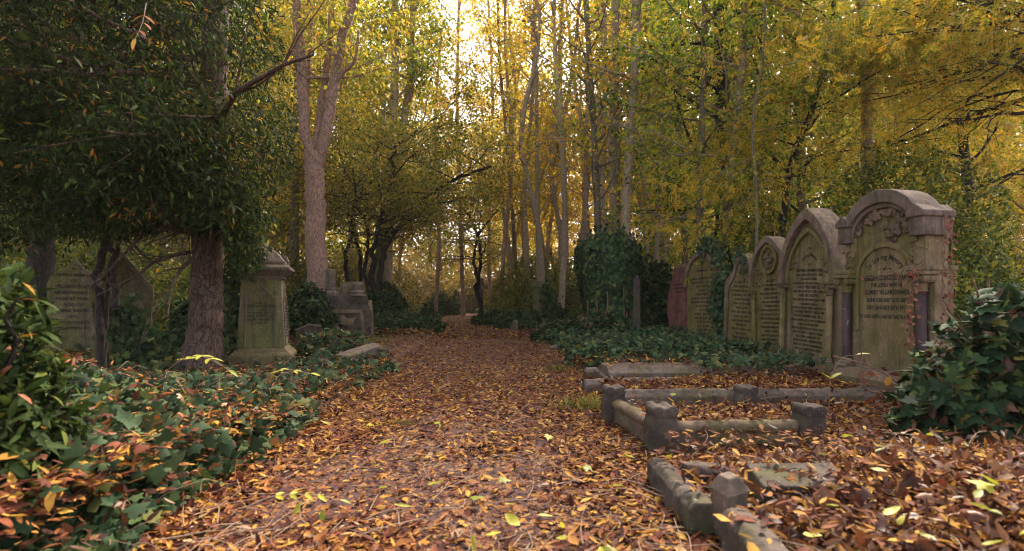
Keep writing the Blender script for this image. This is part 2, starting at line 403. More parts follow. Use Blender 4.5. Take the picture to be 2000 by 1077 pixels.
def unit(a): return a / np.maximum(np.linalg.norm(a, axis=-1, keepdims=True), 1e-9)
def rvec(rng, n): return unit(rng.normal(size=(n, 3)))
def leaves(P, D, N, S, tmpl, rng):
    """instances of leaf templates turned into plain arrays: direction D, upper side N, length S"""
    D = unit(D); X = unit(np.cross(D, N)); Z = np.cross(X, D)
    k = rng.randint(0, len(tmpl), len(P)); VV = []; FF = {}; base = 0
    for i, (tv, tf) in enumerate(tmpl):
        m = k == i; n = int(m.sum())
        if not n: continue
        v = (tv[None, :, 0:1]*X[m][:, None] + tv[None, :, 1:2]*D[m][:, None] + tv[None, :, 2:3]*Z[m][:, None]) * S[m][:, None, None] + P[m][:, None]
        VV.append(v.reshape(-1, 3)); nv = len(tv)
        off = base + np.arange(n)*nv
        for f in tf: FF.setdefault(f.shape[1], []).append((f[None] + off[:, None, None]).reshape(-1, f.shape[1]))
        base += n*nv
    return np.concatenate(VV), [np.concatenate(x) for x in FF.values()]
def merge(parts):
    VV = []; FF = {}; b = 0
    for v, fs in parts:
        VV.append(v)
        for f in fs: FF.setdefault(f.shape[1], []).append(f+b)
        b += len(v)
    return np.concatenate(VV), [np.concatenate(x) for x in FF.values()]
def clip_view(P, mx=350, top=420):
    Y = np.maximum(P[:, 1], .3); px = 1000+P[:, 0]*F/Y; py = HY-(P[:, 2]-H)*F/Y
    return (px > -mx) & (px < 2000+mx) & (py > -top) & (P[:, 1] > .5)

# ---------------------------------------------------------------- tubes
class Tubes:
    def __init__(s): s.V = []; s.Q = []; s.n = 0
    def add(s, pts, rad, n=8, cap=False):
        pts = np.asarray(pts, float); m = len(pts); rad = np.broadcast_to(np.asarray(rad, float), (m,))
        t = np.gradient(pts, axis=0); t = unit(t)
        ref = np.array((1.0, 0, 0)) if abs(t[0, 0]) < .9 else np.array((0, 1.0, 0))
        u = unit(ref - t*(t@ref)[:, None]); w = np.cross(t, u)
        a = np.arange(n)*2*math.pi/n
        ring = pts[:, None] + rad[:, None, None]*(np.cos(a)[None, :, None]*u[:, None] + np.sin(a)[None, :, None]*w[:, None])
        s.V.append(ring.reshape(-1, 3))
        i = np.arange(m-1)[:, None]*n; j = np.arange(n)[None]; j2 = (j+1) % n
        s.Q.append((s.n + np.stack([i+j, i+j2, i+n+j2, i+n+j], -1)).reshape(-1, 4)); s.n += m*n
    def flare(s, k, base_z, amp, h, ph=0.0):
        """buttressed root flare on the k-th tube"""
        v = s.V[k]; c = v[:8].mean(0); w = np.exp(-np.maximum(v[:, 2]-base_z, 0)/h)
        a = np.arctan2(v[:, 1]-c[1], v[:, 0]-c[0]); m = 1+w*amp*(.55+.25*np.sin(3*a+ph)+.2*np.sin(5*a+2*ph))
        v[:, 0] = c[0]+(v[:, 0]-c[0])*m; v[:, 1] = c[1]+(v[:, 1]-c[1])*m
    def build(s, name, mat, parent, off=(0,0,0)):
        return obj_np(name, np.concatenate(s.V)-np.array(off), [np.concatenate(s.Q)], mat, parent, smooth=True)

def smooth_path(pts, n=24, wob=0.0, rng=None):
    pts = np.asarray(pts, float)
    p = np.vstack([2*pts[0]-pts[1], pts, 2*pts[-1]-pts[-2]]); out_ = []
    m = len(pts)-1; per = max(2, n//m)
    for i in range(m):
        for t in np.linspace(0, 1, per, endpoint=False):
            a, b, c, d = p[i:i+4]
            out_.append(.5*((2*b)+(-a+c)*t+(2*a-5*b+4*c-d)*t*t+(-a+3*b-3*c+d)*t**3))
    out_.append(pts[-1]); out_ = np.array(out_)
    if wob: out_[1:-1, :2] += rng.normal(size=(len(out_)-2, 2))*wob
    return out_

def branch(rng, p, d, L, up=.1, jit=.16, k=7):
    pts = [p]; st = L/(k-1)
    for i in range(k-1):
        d = d + rng.normal(size=3)*jit + np.array((0, 0, up)); d = d/np.linalg.norm(d)
        pts.append(pts[-1]+d*st)
    return np.array(pts)

def limbs(tb, rng, tp, tr, n, t0=.3, t1=1.0, L=2.5, el=.5, up=.08, sub=4, Ls=.4, az=None, prof=lambda t: 1.0, rmul=.42, k=7, az_c=None, az_w=math.pi, jit=.16, rmin=.004, tw=0):
    """boughs and twigs on a trunk path; returns twig points and directions for the leaves"""
    A = []; B = []; m = len(tp)
    for i in range(n):
        t = t0+(t1-t0)*((i+rng.rand())/n); f = t*(m-1); j = min(int(f), m-2); p = tp[j]+(tp[j+1]-tp[j])*(f-j); r = tr[j]
        a = i*2.4+rng.rand()*.8 if az_c is None else az_c+rng.uniform(-az_w, az_w)
        e = el+rng.normal()*.15; d = np.array((math.cos(a)*math.cos(e), math.sin(a)*math.cos(e), math.sin(e)))
        l = L*prof((t-t0)/max(t1-t0, 1e-6))*rng.uniform(.65, 1.15)
        b = branch(rng, p, d, l, up, jit, k); rb = max(min(r*rmul, .016*l+.008), rmin); rr = np.linspace(rb, max(rb*.22, rmin*.6), k)
        tb.add(b, rr, 6 if rb > .02 else 5)
        A.append(b[k//2:]); B.append(np.gradient(b, axis=0)[k//2:])
        for q in range(sub):
            u = .25+.75*(q+rng.rand())/sub; g_ = min(int(u*(k-1)), k-2); pp = b[g_]
            dd = unit(np.gradient(b, axis=0)[g_]) + rvec(rng, 1)[0]*.85; dd /= np.linalg.norm(dd)
            s = branch(rng, pp, dd, l*Ls*rng.uniform(.6, 1.2), up*.6, jit*1.2, 5)
            tb.add(s, np.linspace(rr[g_]*.55, rmin*.5, 5), 4)
            A.append(s[1:]); B.append(np.gradient(s, axis=0)[1:])
            for w in range(tw):
                g2 = rng.randint(1, 5); d2 = unit(rvec(rng, 1)[0]+unit(np.gradient(s, axis=0)[g2])*.8)
                s2 = branch(rng, s[g2], d2, l*Ls*.5*rng.uniform(.5, 1.1), 0, jit*1.3, 4); tb.add(s2, np.linspace(rmin*.6, rmin*.35, 4), 3)
                A.append(s2[1:]); B.append(np.gradient(s2, axis=0)[1:])
    return np.concatenate(A), unit(np.concatenate(B))

def crown(rng, A, B, n, size, tmpl, scatter=.15, droop=.4, follow=.5, flat=.8, svar=.35, keep=None, cl=28, flatz=.45):
    """leaves in flat sprays gathered round chosen twig points, so that gaps stay open between them"""
    K = max(8, n//cl); c = rng.randint(0, len(A), K); w = rng.rand(K)**1.5+.1; j = rng.choice(K, n, p=w/w.sum()); i = c[j]
    off = rng.normal(size=(n, 3))*scatter*np.array((1, 1, flatz)); along = B[i]*(rng.rand(n, 1)-.4)*scatter*3.0
    P = A[i]+off+along+(rng.rand(n, 1) < .15)*rng.normal(size=(n, 3))*scatter*1.6
    D = B[i]*follow + rvec(rng, n)*.8 - np.array((0, 0, droop)); N = rvec(rng, n)*(1-flat*.5)+np.array((0, 0, flat))
    S = size*rng.uniform(1-svar, 1+svar, n)
    if keep is not None:
        m = keep(P); P, D, N, S = P[m], D[m], N[m], S[m]
    return leaves(P, D, N, S, tmpl, rng)

# ---------------------------------------------------------------- ground
def xc(y): return np.interp(y, [0, 3, 6, 15, 24, 32, 40, 60, 200], [-.22, -.30, -.42, -.85, -1.7, -3.0, -5.5, -15, -90])
def g0(x, y):
    d = x-xc(y)
    z = .03*sm((-d-1.05)/1.3)+.35*sm((-d-1.0)/1.5)*sm((5.2-y)/2.8)+.16*sm((-d-2.5)/3)*sm((y-7)/6)
    z = z+.03*sm((d-1.25)/1.3)+.16*sm((d-5)/5)
    z = z+.16*sm((x-.85)/.9)*sm((3.1-y)/1.0)
    z = z+.9*sm((y-45)/120)
    return z+.015*noise2(x, y, 2.2, 1)*sm((abs(d)-.6)/1.2)+.012*noise2(x, y, 1.1, 2)
def g1(x, y):
    return float(g0(np.array(float(x)), np.array(float(y))))
def axis(lo, a, b, hi, st, k=26):
    return np.concatenate([lo+(a-lo)*(1-np.linspace(1, 0, k)**2.2)[:-1], np.arange(a, b, st), b+(hi-b)*np.linspace(0, 1, k)**2.2])
xs = axis(-260, -8, 8, 260, .14); ys = axis(-60, 0, 16, 420, .14, 40)
gx, gy = np.meshgrid(xs, ys); gz = g0(gx, gy)-.02*(abs(gx-xc(gy)) < 1.15)
nx = len(xs); i = (np.arange(len(ys)-1)[:, None]*nx+np.arange(nx-1)[None]).ravel()
tag(obj_np("ground", np.stack([gx.ravel(), gy.ravel(), gz.ravel()], 1), [np.stack([i, i+1, i+nx+1, i+nx], 1)], M['soil'], smooth=True), kind="structure")
py_ = np.concatenate([np.arange(-3, 20, .12), np.linspace(20, 70, 120)]); pt = np.linspace(-1.15, 1.15, 24)
X = xc(py_)[:, None]+pt[None]*(1+.10*noise2(py_, py_*0, 1.3)[:, None]); Yg = np.repeat(py_[:, None], 24, 1)
i = (np.arange(len(py_)-1)[:, None]*24+np.arange(23)[None]).ravel()
tag(obj_np("path", np.stack([X.ravel(), Yg.ravel(), (g0(X, Yg)+.004).ravel()], 1), [np.stack([i, i+1, i+25, i+24], 1)], M['path'], smooth=True), kind="structure")

# ---------------------------------------------------------------- lettering
def text_parts(items):
    """items: (text, size, x, z, squeeze, angle) -> arrays in x,z"""
    out_ = []
    for s, size, x, z, sq, ang in items:
        cu = bpy.data.curves.new("t", 'FONT'); cu.body = s; cu.size = size; cu.align_x = 'CENTER'; cu.offset = size*.012; cu.resolution_u = 2
        ob = bpy.data.objects.new("t", cu); me = bpy.data.meshes.new_from_object(ob)
        n = len(me.vertices)
        if n:
            v = np.empty(n*3); me.vertices.foreach_get("co", v); v = v.reshape(-1, 3); v[:, 0] *= sq
            c, s_ = math.cos(ang), math.sin(ang)
            v = np.stack([x+v[:, 0]*c-v[:, 1]*s_, v[:, 2]*0, z+v[:, 0]*s_+v[:, 1]*c], 1)
            out_.append((v, [tuple(p.vertices) for p in me.polygons]))
        bpy.data.objects.remove(ob); bpy.data.curves.remove(cu); bpy.data.meshes.remove(me)
    return out_
def arc_text(s, size, cx, cz, rad, spread, sq=.8):
    n = len(s); return [(ch, size, cx+rad*math.sin(a), cz+rad*math.cos(a), sq, -a) for ch, a in ((s[k], -spread/2+spread*k/(n-1)) for k in range(n)) if ch != ' ']
def lines(txts, z0, dz, size, width, x=0.0):
    """each line squeezed so that it does not run wider than the panel"""
    r = []
    for k, t in enumerate(txts):
        if isinstance(t, tuple): t, f = t
        else: f = 1.0
        w = len(t)*size*f*.62; r.append((t, size*f, x, z0-k*dz, min(1.0, width/max(w, .01)), 0))
    return r
def inscription(items, y, parent, name="inscription", mat=None, M4=None):
    V = []; Fc = []
    for v, fs in text_parts(items):
        b = sum(len(a) for a in V); V.append(v); Fc += [tuple(b+i for i in f) for f in fs]
    V = np.concatenate(V); V[:, 1] = y
    me = bpy.data.meshes.new(name); me.from_pydata([tuple(a) for a in V], [], Fc); me.update(); me.materials.append(mat or M['letter'])
    o = link(bpy.data.objects.new(name, me), parent)
    if M4 is not None: o.matrix_local = M4
    sf = o.modifiers.new("solid", 'SOLIDIFY'); sf.thickness = .0015; sf.offset = 0
    return o

# ---------------------------------------------------------------- outlines
def arch(w, zs, zt, n=12, z0=None, sharp=0.0):
    """from bottom left up over the top to bottom right as seen from -y; sharp 0 = round, 1 = pointed"""
    pts = []
    for k in range(2*n+1):
        t = -1+k/n; a = abs(t)
        if sharp: # pointed arch: two circular arcs
            th = (1-a)*1.0
            xx = math.cos(th*math.pi/2*.76); xx = (xx-math.cos(math.pi/2*.76))/(1-math.cos(math.pi/2*.76))
            zz = math.sin(th*math.pi/2*.76)/math.sin(math.pi/2*.76)
            x_ = xx*sharp+math.sin(a*math.pi/2)*(1-sharp); z_ = zz*sharp+math.cos(a*math.pi/2)*(1-sharp)
        else: x_ = math.sin(a*math.pi/2); z_ = math.cos(a*math.pi/2)
        pts.append((math.copysign(x_*w/2, t), zs+z_*(zt-zs)))
    if z0 is not None: pts = [(-w/2, z0)]+pts+[(w/2, z0)]
    return pts
def ccw(p): return p[::-1]      # arch() runs left to right over the top, i.e. clockwise seen from the front

def relief(rng, spots, size, y, mat, parent, name="carving", depth=.5):
    """carved leaves standing a centimetre or two out of the stone"""
    n = len(spots); P = np.array([(x, y+.004, z) for x, z in spots]); D = rvec(rng, n); D[:, 1] *= .25
    N = np.tile((0, -1.0, 0), (n, 1))+rvec(rng, n)*.45
    v, f = leaves(P, D, N, size*rng.uniform(.7, 1.3, n), [t_ivy(-.5, 5), t_ivy(-.35, 6), t_leaf(3, .3, -.1, .1)], rng)
    o = obj_np(name, v, f, mat, parent); sf = o.modifiers.new("solid", 'SOLIDIFY'); sf.thickness = .012*depth*2; return o
# ================================================================ THE GRAVES ON THE RIGHT
XR = 3.44
rng = np.random.RandomState(11)

# ---- the large round-headed monument at the right
def scroll(mb, x, y, z, r, d):
    """a volute: a short drum with a raised eye, lying along y"""
    for rr, a, b in ((r, 0, d), (r*.72, -.006, 0), (r*.34, -.014, -.006)):
        n = 14; mb.prism([(x+rr*math.cos(2*math.pi*k/n), z+rr*math.sin(2*math.pi*k/n)) for k in range(n)], y+a, y+b)
def column(t, x, y, z0, z1, r, mat, smat, cap_w=.16, cap_h=.16):
    c = MB(); c.lathe(x, y, [(r*1.05, z0+.06), (r, z0+.08), (r, z1)], 18); co = c.build("column", mat, t, 0, True)
    b = MB(); b.box(x-r*1.75, x+r*1.75, y-r*1.75, y+r*1.75, z0, z0+.03); b.lathe(x, y, [(r*1.6, z0+.03), (r*1.65, z0+.045), (r*1.25, z0+.055), (r*1.3, z0+.07), (r*1.05, z0+.08)], 16); b.build("column_base", smat, co, .003)
    k = MB(); k.lathe(x, y, [(r*1.0, z1-.02), (r*1.3, z1-.01), (r*1.05, z1), (r*1.5, z1+cap_h*.7), (r*1.7, z1+cap_h*.8)], 16)
    for s_ in (-1, 1): scroll(k, x+s_*cap_w*.33, y-r*1.6, z1+cap_h*.62, cap_w*.2, r*3)
    k.box(x-cap_w*.58, x+cap_w*.58, y-r*2.0, y+r*2.0, z1+cap_h*.82, z1+cap_h); k.build("capital", smat, co, .003)
    return co

t = thing("headstone", "largest headstone, round arched top and two purple granite columns, beside the ivy bush", "headstone", (XR+.0, 4.93, .02), R(-77))
t.scale = (.86, .90, 1)
sg = M['stone_green']
b = MB(); b.box(-.56, .56, -.22, .30, -.1, .17); b.box(-.54, .54, -.20, .28, .17, .25, .03, .06); b.build("plinth", M['stone_brown'], t, .012, wear=.012)
b = MB()
out1 = arch(.82, 1.46, 1.80, 12, .24); b.prism(ccw(out1), -.03, .21)
b.box(-.475, -.33, -.06, .21, 1.18, 1.49); b.box(.33, .475, -.06, .21, 1.18, 1.49)
b.build("slab", sg, t, .008)
b = MB()
oa = arch(.92, 1.52, 1.90, 14); ia = arch(.76, 1.50, 1.78, 14); b.ring(oa, ia, -.12, .215)
b.ring(arch(.76, 1.50, 1.78, 14), arch(.70, 1.49, 1.735, 14), -.085, .1)
b.build("arch_moulding", M['stone_grey'], t, .008)
for s_ in (-1, 1):
    b = MB(); x0, x1 = (-.53, -.34) if s_ < 0 else (.34, .53)
    b.box(x0+.02, x1-.02, -.13, .225, 1.44, 1.60); b.box(x0, x1, -.15, .24, 1.60, 1.645)
    b.add([(x0,-.15,1.645),(x1,-.15,1.645),(x1,.24,1.645),(x0,.24,1.645),((x0+x1)/2,-.15,1.71),((x0+x1)/2,.24,1.71)], [(0,1,4),(2,3,5),(1,2,5,4),(3,0,4,5)])
    b.build("shoulder_cap", M['stone_grey'], t, .006, wear=.008, vox=.007)
    b = MB(); x0, x1 = (-.55, -.33) if s_ < 0 else (.33, .55); b.box(x0, x1, -.14, .235, 1.145, 1.185); b.box(x0+.012, x1-.012, -.13, .23, 1.12, 1.145); b.build("cornice", sg, t, .004)
    b = MB(); x0, x1 = (-.53, -.36) if s_ < 0 else (.36, .53); b.box(x0, x1, -.02, .2, .25, 1.119); b.build("pier", sg, t, .005)
    relief(rng, [(s_*rng.uniform(.36, .44), rng.uniform(1.2, 1.42)) for _ in range(14)], .06, -.07, sg, t, "shoulder_carving")
b = MB(); b.ring(arch(.70, 1.10, 1.42, 14, .60), arch(.62, 1.10, 1.375, 14, .60), -.055, -.02); b.build("niche_frame", sg, t, .006)
for x in (-.44, .44): column(t, x, -.075, .25, .98, .047, M['granite'], sg, .19, .155)
sp = []
for k in range(34):
    a = rng.uniform(-1.25, 1.25); sp.append((.33*math.sin(a)+rng.normal()*.012, 1.47+.22*math.cos(a)+rng.normal()*.012))
relief(rng, sp, .075, -.05, M['stone_brown'], t, "garland")
relief(rng, [(rng.uniform(-.06, .2), 1.55-rng.uniform(0, .1)) for _ in range(9)], .10, -.045, M['stone_brown'], t, "carved_star_leaves")
it = arc_text("In Loving Memory", .075, 0, 1.03, .235, 1.75, .85)+[("— of —", .055, 0, 1.165, .9, 0)]
it += [("TERESA FLORENCE EDWARDS", .066, 0.02, 1.075, .60, 0), ("THE LOVED WIFE OF", .05, .02, 1.015, .8, 0), ("CLEMENT WILLIAM EDWARDS", .062, .02, .945, .62, 0),
       ("BORN FEBRUARY 16TH 1869", .055, .02, .875, .68, 0), ("DIED JANUARY 24TH 1911", .055, .02, .805, .72, 0), ("THE LORD GIVETH, AND HE TAKETH AWAY.", .048, 0, .725, .66, 0)]
inscription(it, -.032, t)

# ---- tall pointed headstone with full inscription
t = thing("headstone", "tall pointed headstone with full inscription, directly left of the largest round arched one", "headstone", (XR-.04, 6.17, .03), R(-79), tilt=(0, R(2.0)))
t.scale = (.87, 1, 1)
b = MB(); b.box(-.56, .56, -.22, .26, -.1, .13); b.box(-.53, .53, -.19, .24, .13, .20, .02, .05); b.build("plinth", M['stone_brown'], t, .012, wear=.012)
b = MB(); b.prism(ccw(arch(.96, 1.12, 1.84, 16, .19, 1)), -.02, .20); b.build("slab", sg, t, .008)
b = MB(); b.ring(arch(1.0, 1.10, 1.93, 16, 1.06, 1), arch(.86, 1.09, 1.80, 16, 1.06, 1), -.10, .205); b.box(-.51, -.47, -.03, .205, .19, 1.08); b.box(.47, .51, -.03, .205, .19, 1.08)
b.build("arch_moulding", M['stone_brown'], t, .01)
b = MB(); b.ring(arch(.80, 1.10, 1.71, 16, 1.05, 1), arch(.74, 1.09, 1.655, 16, 1.05, 1), -.06, -.015); b.build("inner_moulding", sg, t, .006)
for x in (-.42, .42): column(t, x, -.07, .19, .96, .034, sg, M['stone_brown'], .13, .13)
relief(rng, [(s_*rng.uniform(.24, .34), rng.uniform(1.15, 1.35)) for s_ in (-1, 1) for _ in range(6)], .05, -.03, M['stone_brown'], t, "spandrel_carving")
hm = [("I", .05, 0, 1.55, 1, 0), ("In", .05, 0, 1.46, 1, 0)]+arc_text("Loving Memory", .055, 0, 1.24, .14, 1.7, .8)+[("— of —", .04, 0, 1.28, .9, 0)]
hm += lines([("ALFRED HAMMOND,", 1.25), "WHO DIED FEB 10TH 1898,", "AGED 44 YEARS.", ("THAT THEY MAY REST FROM THEIR LABOURS", .8), ("ALSO FREDERICK,", 1.2), "WHO DIED AUG 20TH 1892 AGED 12", ("AND KATHLEEN,", 1.15), "WHO DIED SEP 16TH 1894 AGED 16 MO", ("CHILDREN OF ABOVE.", .8),
             ("IN PROUD AND LOVING MEMORY OF", .95), ("CAPTAIN ERNEST WILLIAM", 1.15), ("FROST HAMMOND, M.C.", 1.2), ("HONOURABLE ARTILLERY COMPANY,", .95), "SON OF THE ABOVE,", "WHO FELL IN ACTION AT BULLECOURT,", ("MAY 5TH 1917, AGED 31 YEARS.", 1.0), "IN LOVING MEMORY OF", ("JANE AGNES HAMMOND,", 1.15), "WIFE OF ALFRED HAMMOND", "DIED DECEMBER 8TH 1930", "AGED 76 YEARS."], 1.205, .0475, .040, .66)
inscription(hm, -.024, t)

# ---- headstone with a carved medallion
so = stone_mat("ochre mossy stone", (0.10, 0.072, 0.042), (0.165, 0.125, 0.068), (0.11, 0.088, 0.028), 0.7, seed=12)
t = thing("headstone", "rounded headstone with a carved round medallion at its top and small side columns", "headstone", (XR+.09, 7.25, .02), R(-75), tilt=(R(.5), R(-1.2)))
t.scale = (.84, 1, .98)
b = MB(); b.box(-.47, .47, -.16, .22, -.1, .12); b.build("plinth", M['stone_brown'], t, .01)
b = MB(); b.prism(ccw(arch(.80, 1.12, 1.74, 14, .11, .55)), -.02, .16); b.build("slab", so, t, .008)
b = MB(); b.ring(arch(.86, 1.14, 1.79, 14, 1.10, .55), arch(.76, 1.12, 1.70, 14, 1.10, .55), -.09, .165); b.build("arch_moulding", M['stone_brown'], t, .008)
b = MB(); n = 20; cr = lambda r: [(r*math.cos(2*math.pi*k/n), 1.47+r*1.1*math.sin(2*math.pi*k/n)) for k in range(n)]
b.ring(cr(.185), cr(.15), -.065, -.015, True); b.build("medallion", so, t, .006)
relief(rng, [(rng.normal()*.05, 1.47+rng.normal()*.06) for _ in range(14)], .07, -.035, M['stone_brown'], t, "medallion_carving")
relief(rng, [(s_*rng.uniform(.2, .34), 1.12+rng.uniform(0, .25)) for s_ in (-1, 1) for _ in range(9)], .065, -.03, so, t, "spandrel_carving")
for x in (-.36, .36): column(t, x, -.05, .12, .95, .028, so, so, .10, .10)
inscription(lines([("SACRED", 1.2), "TO THE MEMORY OF", ("EMMA BEALE", 1.15), "WHO DIED JUNE 2ND 1887", "AGED 52 YEARS", "ALSO OF THE ABOVE", "THOMAS BEALE", "BORN AUGUST 9TH 1831", "DIED JANUARY 4TH 1899", ("ALSO OF PEARL CLARENCE", 1.1), "SON OF THE ABOVE", "WHO DIED SEPTEMBER 19TH 1900", "AGED 19 YEARS", "ALSO OF ELIZA HIS WIFE", "WHO DIED MARCH 1908", "REST IN PEACE"], 1.16, .058, .042, .56), -.024, t)

# ---- ogee shouldered headstone
t = thing("headstone", "narrow shouldered headstone with knobbed top and worn ochre face, left of the medallion headstone", "headstone", (XR+.10, 8.35, .0), R(-68), tilt=(0, R(2.4)))
t.scale = (.93, 1, 1)
pr = [(-.36,0),(-.36,1.12),(-.33,1.22),(-.26,1.30),(-.20,1.36),(-.165,1.46),(-.12,1.56),(-.06,1.62),(0,1.64),(.06,1.62),(.12,1.56),(.165,1.46),(.20,1.36),(.26,1.30),(.33,1.22),(.36,1.12),(.36,0)]
b = MB(); b.prism(ccw(pr), 0, .15); b.build("slab", so, t, .01)
b = MB(); sc2 = [(x*.78, z if z < .01 else z-.09) for x, z in pr]; b.ring(pr, sc2, -.03, .005); b.build("border", M['stone_brown'], t, .008)
relief(rng, [(rng.normal()*.05, 1.38+rng.normal()*.06) for _ in range(12)], .07, -.01, M['stone_brown'], t, "carving")
inscription(lines(["IN MEMORY OF", ("WILLIAM NOBLE", 1.1), "BORN MARCH 3RD 1829", "DIED MAY 9TH 1884", "AGED 55 YEARS", "ALSO OF HIS WIFE", "MARY ANN", "WHO DIED APRIL 1891", "AGED 60 YEARS", "ALSO HENRY NOBLE", "THEIR SON", "DIED OCTOBER 1902", "ALSO ALICE", "THEIR DAUGHTER", "DIED JULY 1911", "THY WILL BE DONE"], 1.17, .066, .045, .5), -.004, t)

# ---- ivy-draped headstone
t = thing("headstone", "round-shouldered headstone half covered by a curtain of ivy at its near edge", "headstone", (XR+.04, 9.75, .0), R(-74), tilt=(R(1), R(-1)))
b = MB(); b.prism(ccw(arch(.96, 1.2, 1.76, 14, 0, .5)), 0, .17); b.build("slab", so, t, .01)
b = MB(); b.ring(arch(1.0, 1.22, 1.81, 14, 1.15, .5), arch(.88, 1.2, 1.71, 14, 1.15, .5), -.05, .175); b.build("arch_moulding", M['stone_brown'], t, .01)
inscription(lines([("In", 1.2), "Loving Memory", "of", ("MARIA ANNE BRYANT", 1.1), "WHO DIED JULY 7TH 1889", "AGED 61 YEARS", "ALSO OF", "JAMES BRYANT", "HUSBAND OF THE ABOVE", "WHO DIED 12TH MAY 1893", "AGED 70 YEARS", "ALSO OF", "ROBERT THEIR SON", "DIED 3RD JUNE 1899", "REST IN PEACE", "ALSO HIS WIFE", "DIED 1920"], 1.5, .072, .055, .74), -.004, t)

# ---- leaning red stone
t = thing("headstone", "red pointed headstone with a blank tapering face, leaning at the far end of the row", "headstone", (XR+.15, 11.3, .0), R(-70), tilt=(R(-1), R(-4)))
b = MB(); b.prism([(-.33,0),(.33,0),(.45,.72),(.40,1.05),(.14,1.60),(-.14,1.60),(-.40,1.05),(-.45,.72)], -.05, .07); b.build("slab", M['stone_red'], t, .006)
b = MB(); b.box(-.12, .12, -.02, .10, 1.6, 1.66); b.box(-.35, .35, .07, .17, 0, 1.25); b.build("backing", M['stone_brown'], t, .006)
inscription(lines([("In", 1.2), "Loving Memory of", "ARTHUR JOHN COLE", "DIED 1903"], 1.3, .08, .06, .5), -.054, t)

# ================================================================ KERBS AND LEDGERS ON THE RIGHT
def rail(t, p, q, w, h, mat, prof=None, name="rail"):
    b = MB(); c = min(.03, w*.25)
    b.bar(p, q, prof or [(-w/2, -.12), (w/2, -.12), (w/2, h-c), (w/2-c, h), (-w/2+c, h), (-w/2, h-c)]); return b.build(name, mat, t, .005, wear=.016)
# coped ledger in front of the tall pointed stone
t = thing("grave_ledger", "long coped stone ledger with leaves on its lid, behind the chamfered kerb", "grave ledger", (.95, 5.5, .0), R(1))
b = MB(); b.box(0, 2.1, 0, .62, -.1, .12); b.build("base_slab", M['stone_grey'], t, .01, wear=.014)
b = MB(); b.bar((.05, .31, .12), (2.08, .31, .12), [(-.28, 0), (.28, 0), (.28, .04), (.17, .095), (-.17, .095), (-.28, .04)]); b.build("lid", M['stone_grey'], t, .008, wear=.009)
t = thing("kerb_post", "low square stone post at the path end of the coped ledger", "kerb post", (.93, 6.25, -.02), R(5))
b = MB(); b.box(-.075, .075, -.075, .075, 0, .10); b.box(-.085, .085, -.085, .085, .10, .145, .025, .025); b.build("block", M['stone_grey'], t, .006)
# chamfered kerb set in front of the largest monument
t = thing("grave_kerb", "long chamfered stone kerb round the leaf-filled grave before the largest headstone", "grave kerb", (.80, 4.38, 0), R(6))
kp = [(-.07, -.15), (.07, -.15), (.07, .135), (.03, .185), (-.03, .185), (-.07, .13)]
rail(t, (0, 0, 0), (2.35, 0, -.03), 0, 0, M['stone_grey'], kp); rail(t, (.0, .92, -.05), (2.35, .95, -.05), 0, 0, M['stone_grey'], kp)
# scroll-topped posts and roll rails
t = thing("grave_surround", "small grave surround with scroll-topped corner posts and rolled rails, nearest the kerb", "grave surround", (.90, 3.24, 0), R(4))
def scroll_post(x, y, s=1.0):
    b = MB(); w = .085*s; h = .30*s
    b.prism([(x-w, -.2), (x+w, -.2), (x+w*1.0, h*.55), (x+w*.72, h*.82), (x-w*.72, h*.82), (x-w*1.0, h*.55)], y-w*.9, y+w*.9)
    for s_ in (-1, 1):
        n = 12; r = .034*s; b.prism([(x+s_*w*.5+r*math.cos(2*math.pi*k/n), h*.86+r*math.sin(2*math.pi*k/n)) for k in range(n)], y-w*1.0, y+w*1.0)
    b.box(x-w*.5, x+w*.5, y-w*.85, y+w*.85, h*.8, h*.93); b.build("corner_post", M['stone_dark'], t, .007, wear=.012, vox=.008)
for x, y, s_ in ((0, 0, 1), (.92, 0, .95), (-.08, .80, .95), (.95, .82, .9)): scroll_post(x, y, s_)
def roll(p, q):
    n = 12; pf = [(.05*math.cos(2*math.pi*k/n), .145+.04*math.sin(2*math.pi*k/n)) for k in range(n)]; b = MB(); b.bar(p, q, pf)
    b.bar(p, q, [(-.034, -.15), (.034, -.15), (.03, .12), (-.03, .12)]); b.build("roll_rail", M['stone_brown'], t, .003, wear=.012, vox=.01)
roll((.08, 0, 0), (.84, 0, 0)); roll((0, .08, 0), (-.07, .73, 0)); 
# two foreground kerbs
t = thing("grave_kerb", "dark stone kerb corner half buried in leaves, just in front of the scroll-topped post", "grave kerb", (.75, 2.05, 0), R(-2))
rail(t, (-.02, -.02, 0), (-.04, .64, -.02), .12, .15, M['stone_dark']); rail(t, (.05, .56, -.02), (.35, .57, -.05), .12, .15, M['stone_dark'])
t = thing("grave_kerb", "broad dark stone kerb running out of the bottom edge, nearest of all the kerbs", "grave kerb", (.76, 1.30, 0), R(-3))
rail(t, (0, -.3, .02), (-.01, .57, .02), .11, .18, M['stone_dark'])
t = thing("fallen_post", "short leaning stone post with a pyramid head among leaves in the near foreground", "kerb post", (.82, 2.02, .02), R(20), tilt=(R(6), R(-7)))
b = MB(); b.box(-.045, .045, -.045, .045, -.1, .20); b.box(-.055, .055, -.055, .055, .20, .255, .03, .03); b.build("block", M['stone_grey'], t, .005)
t = thing("stone_slab", "flat broken slab showing through the leaves in the right foreground", "stone slab", (1.2, 2.28, .14), R(-6), tilt=(R(8), R(-3)))
b = MB(); b.prism([(-.18,-.06),(.2,-.06),(.2,.035),(-.16,.04)], -.10, .12); b.build("block", M['stone_dark'], t, .008)

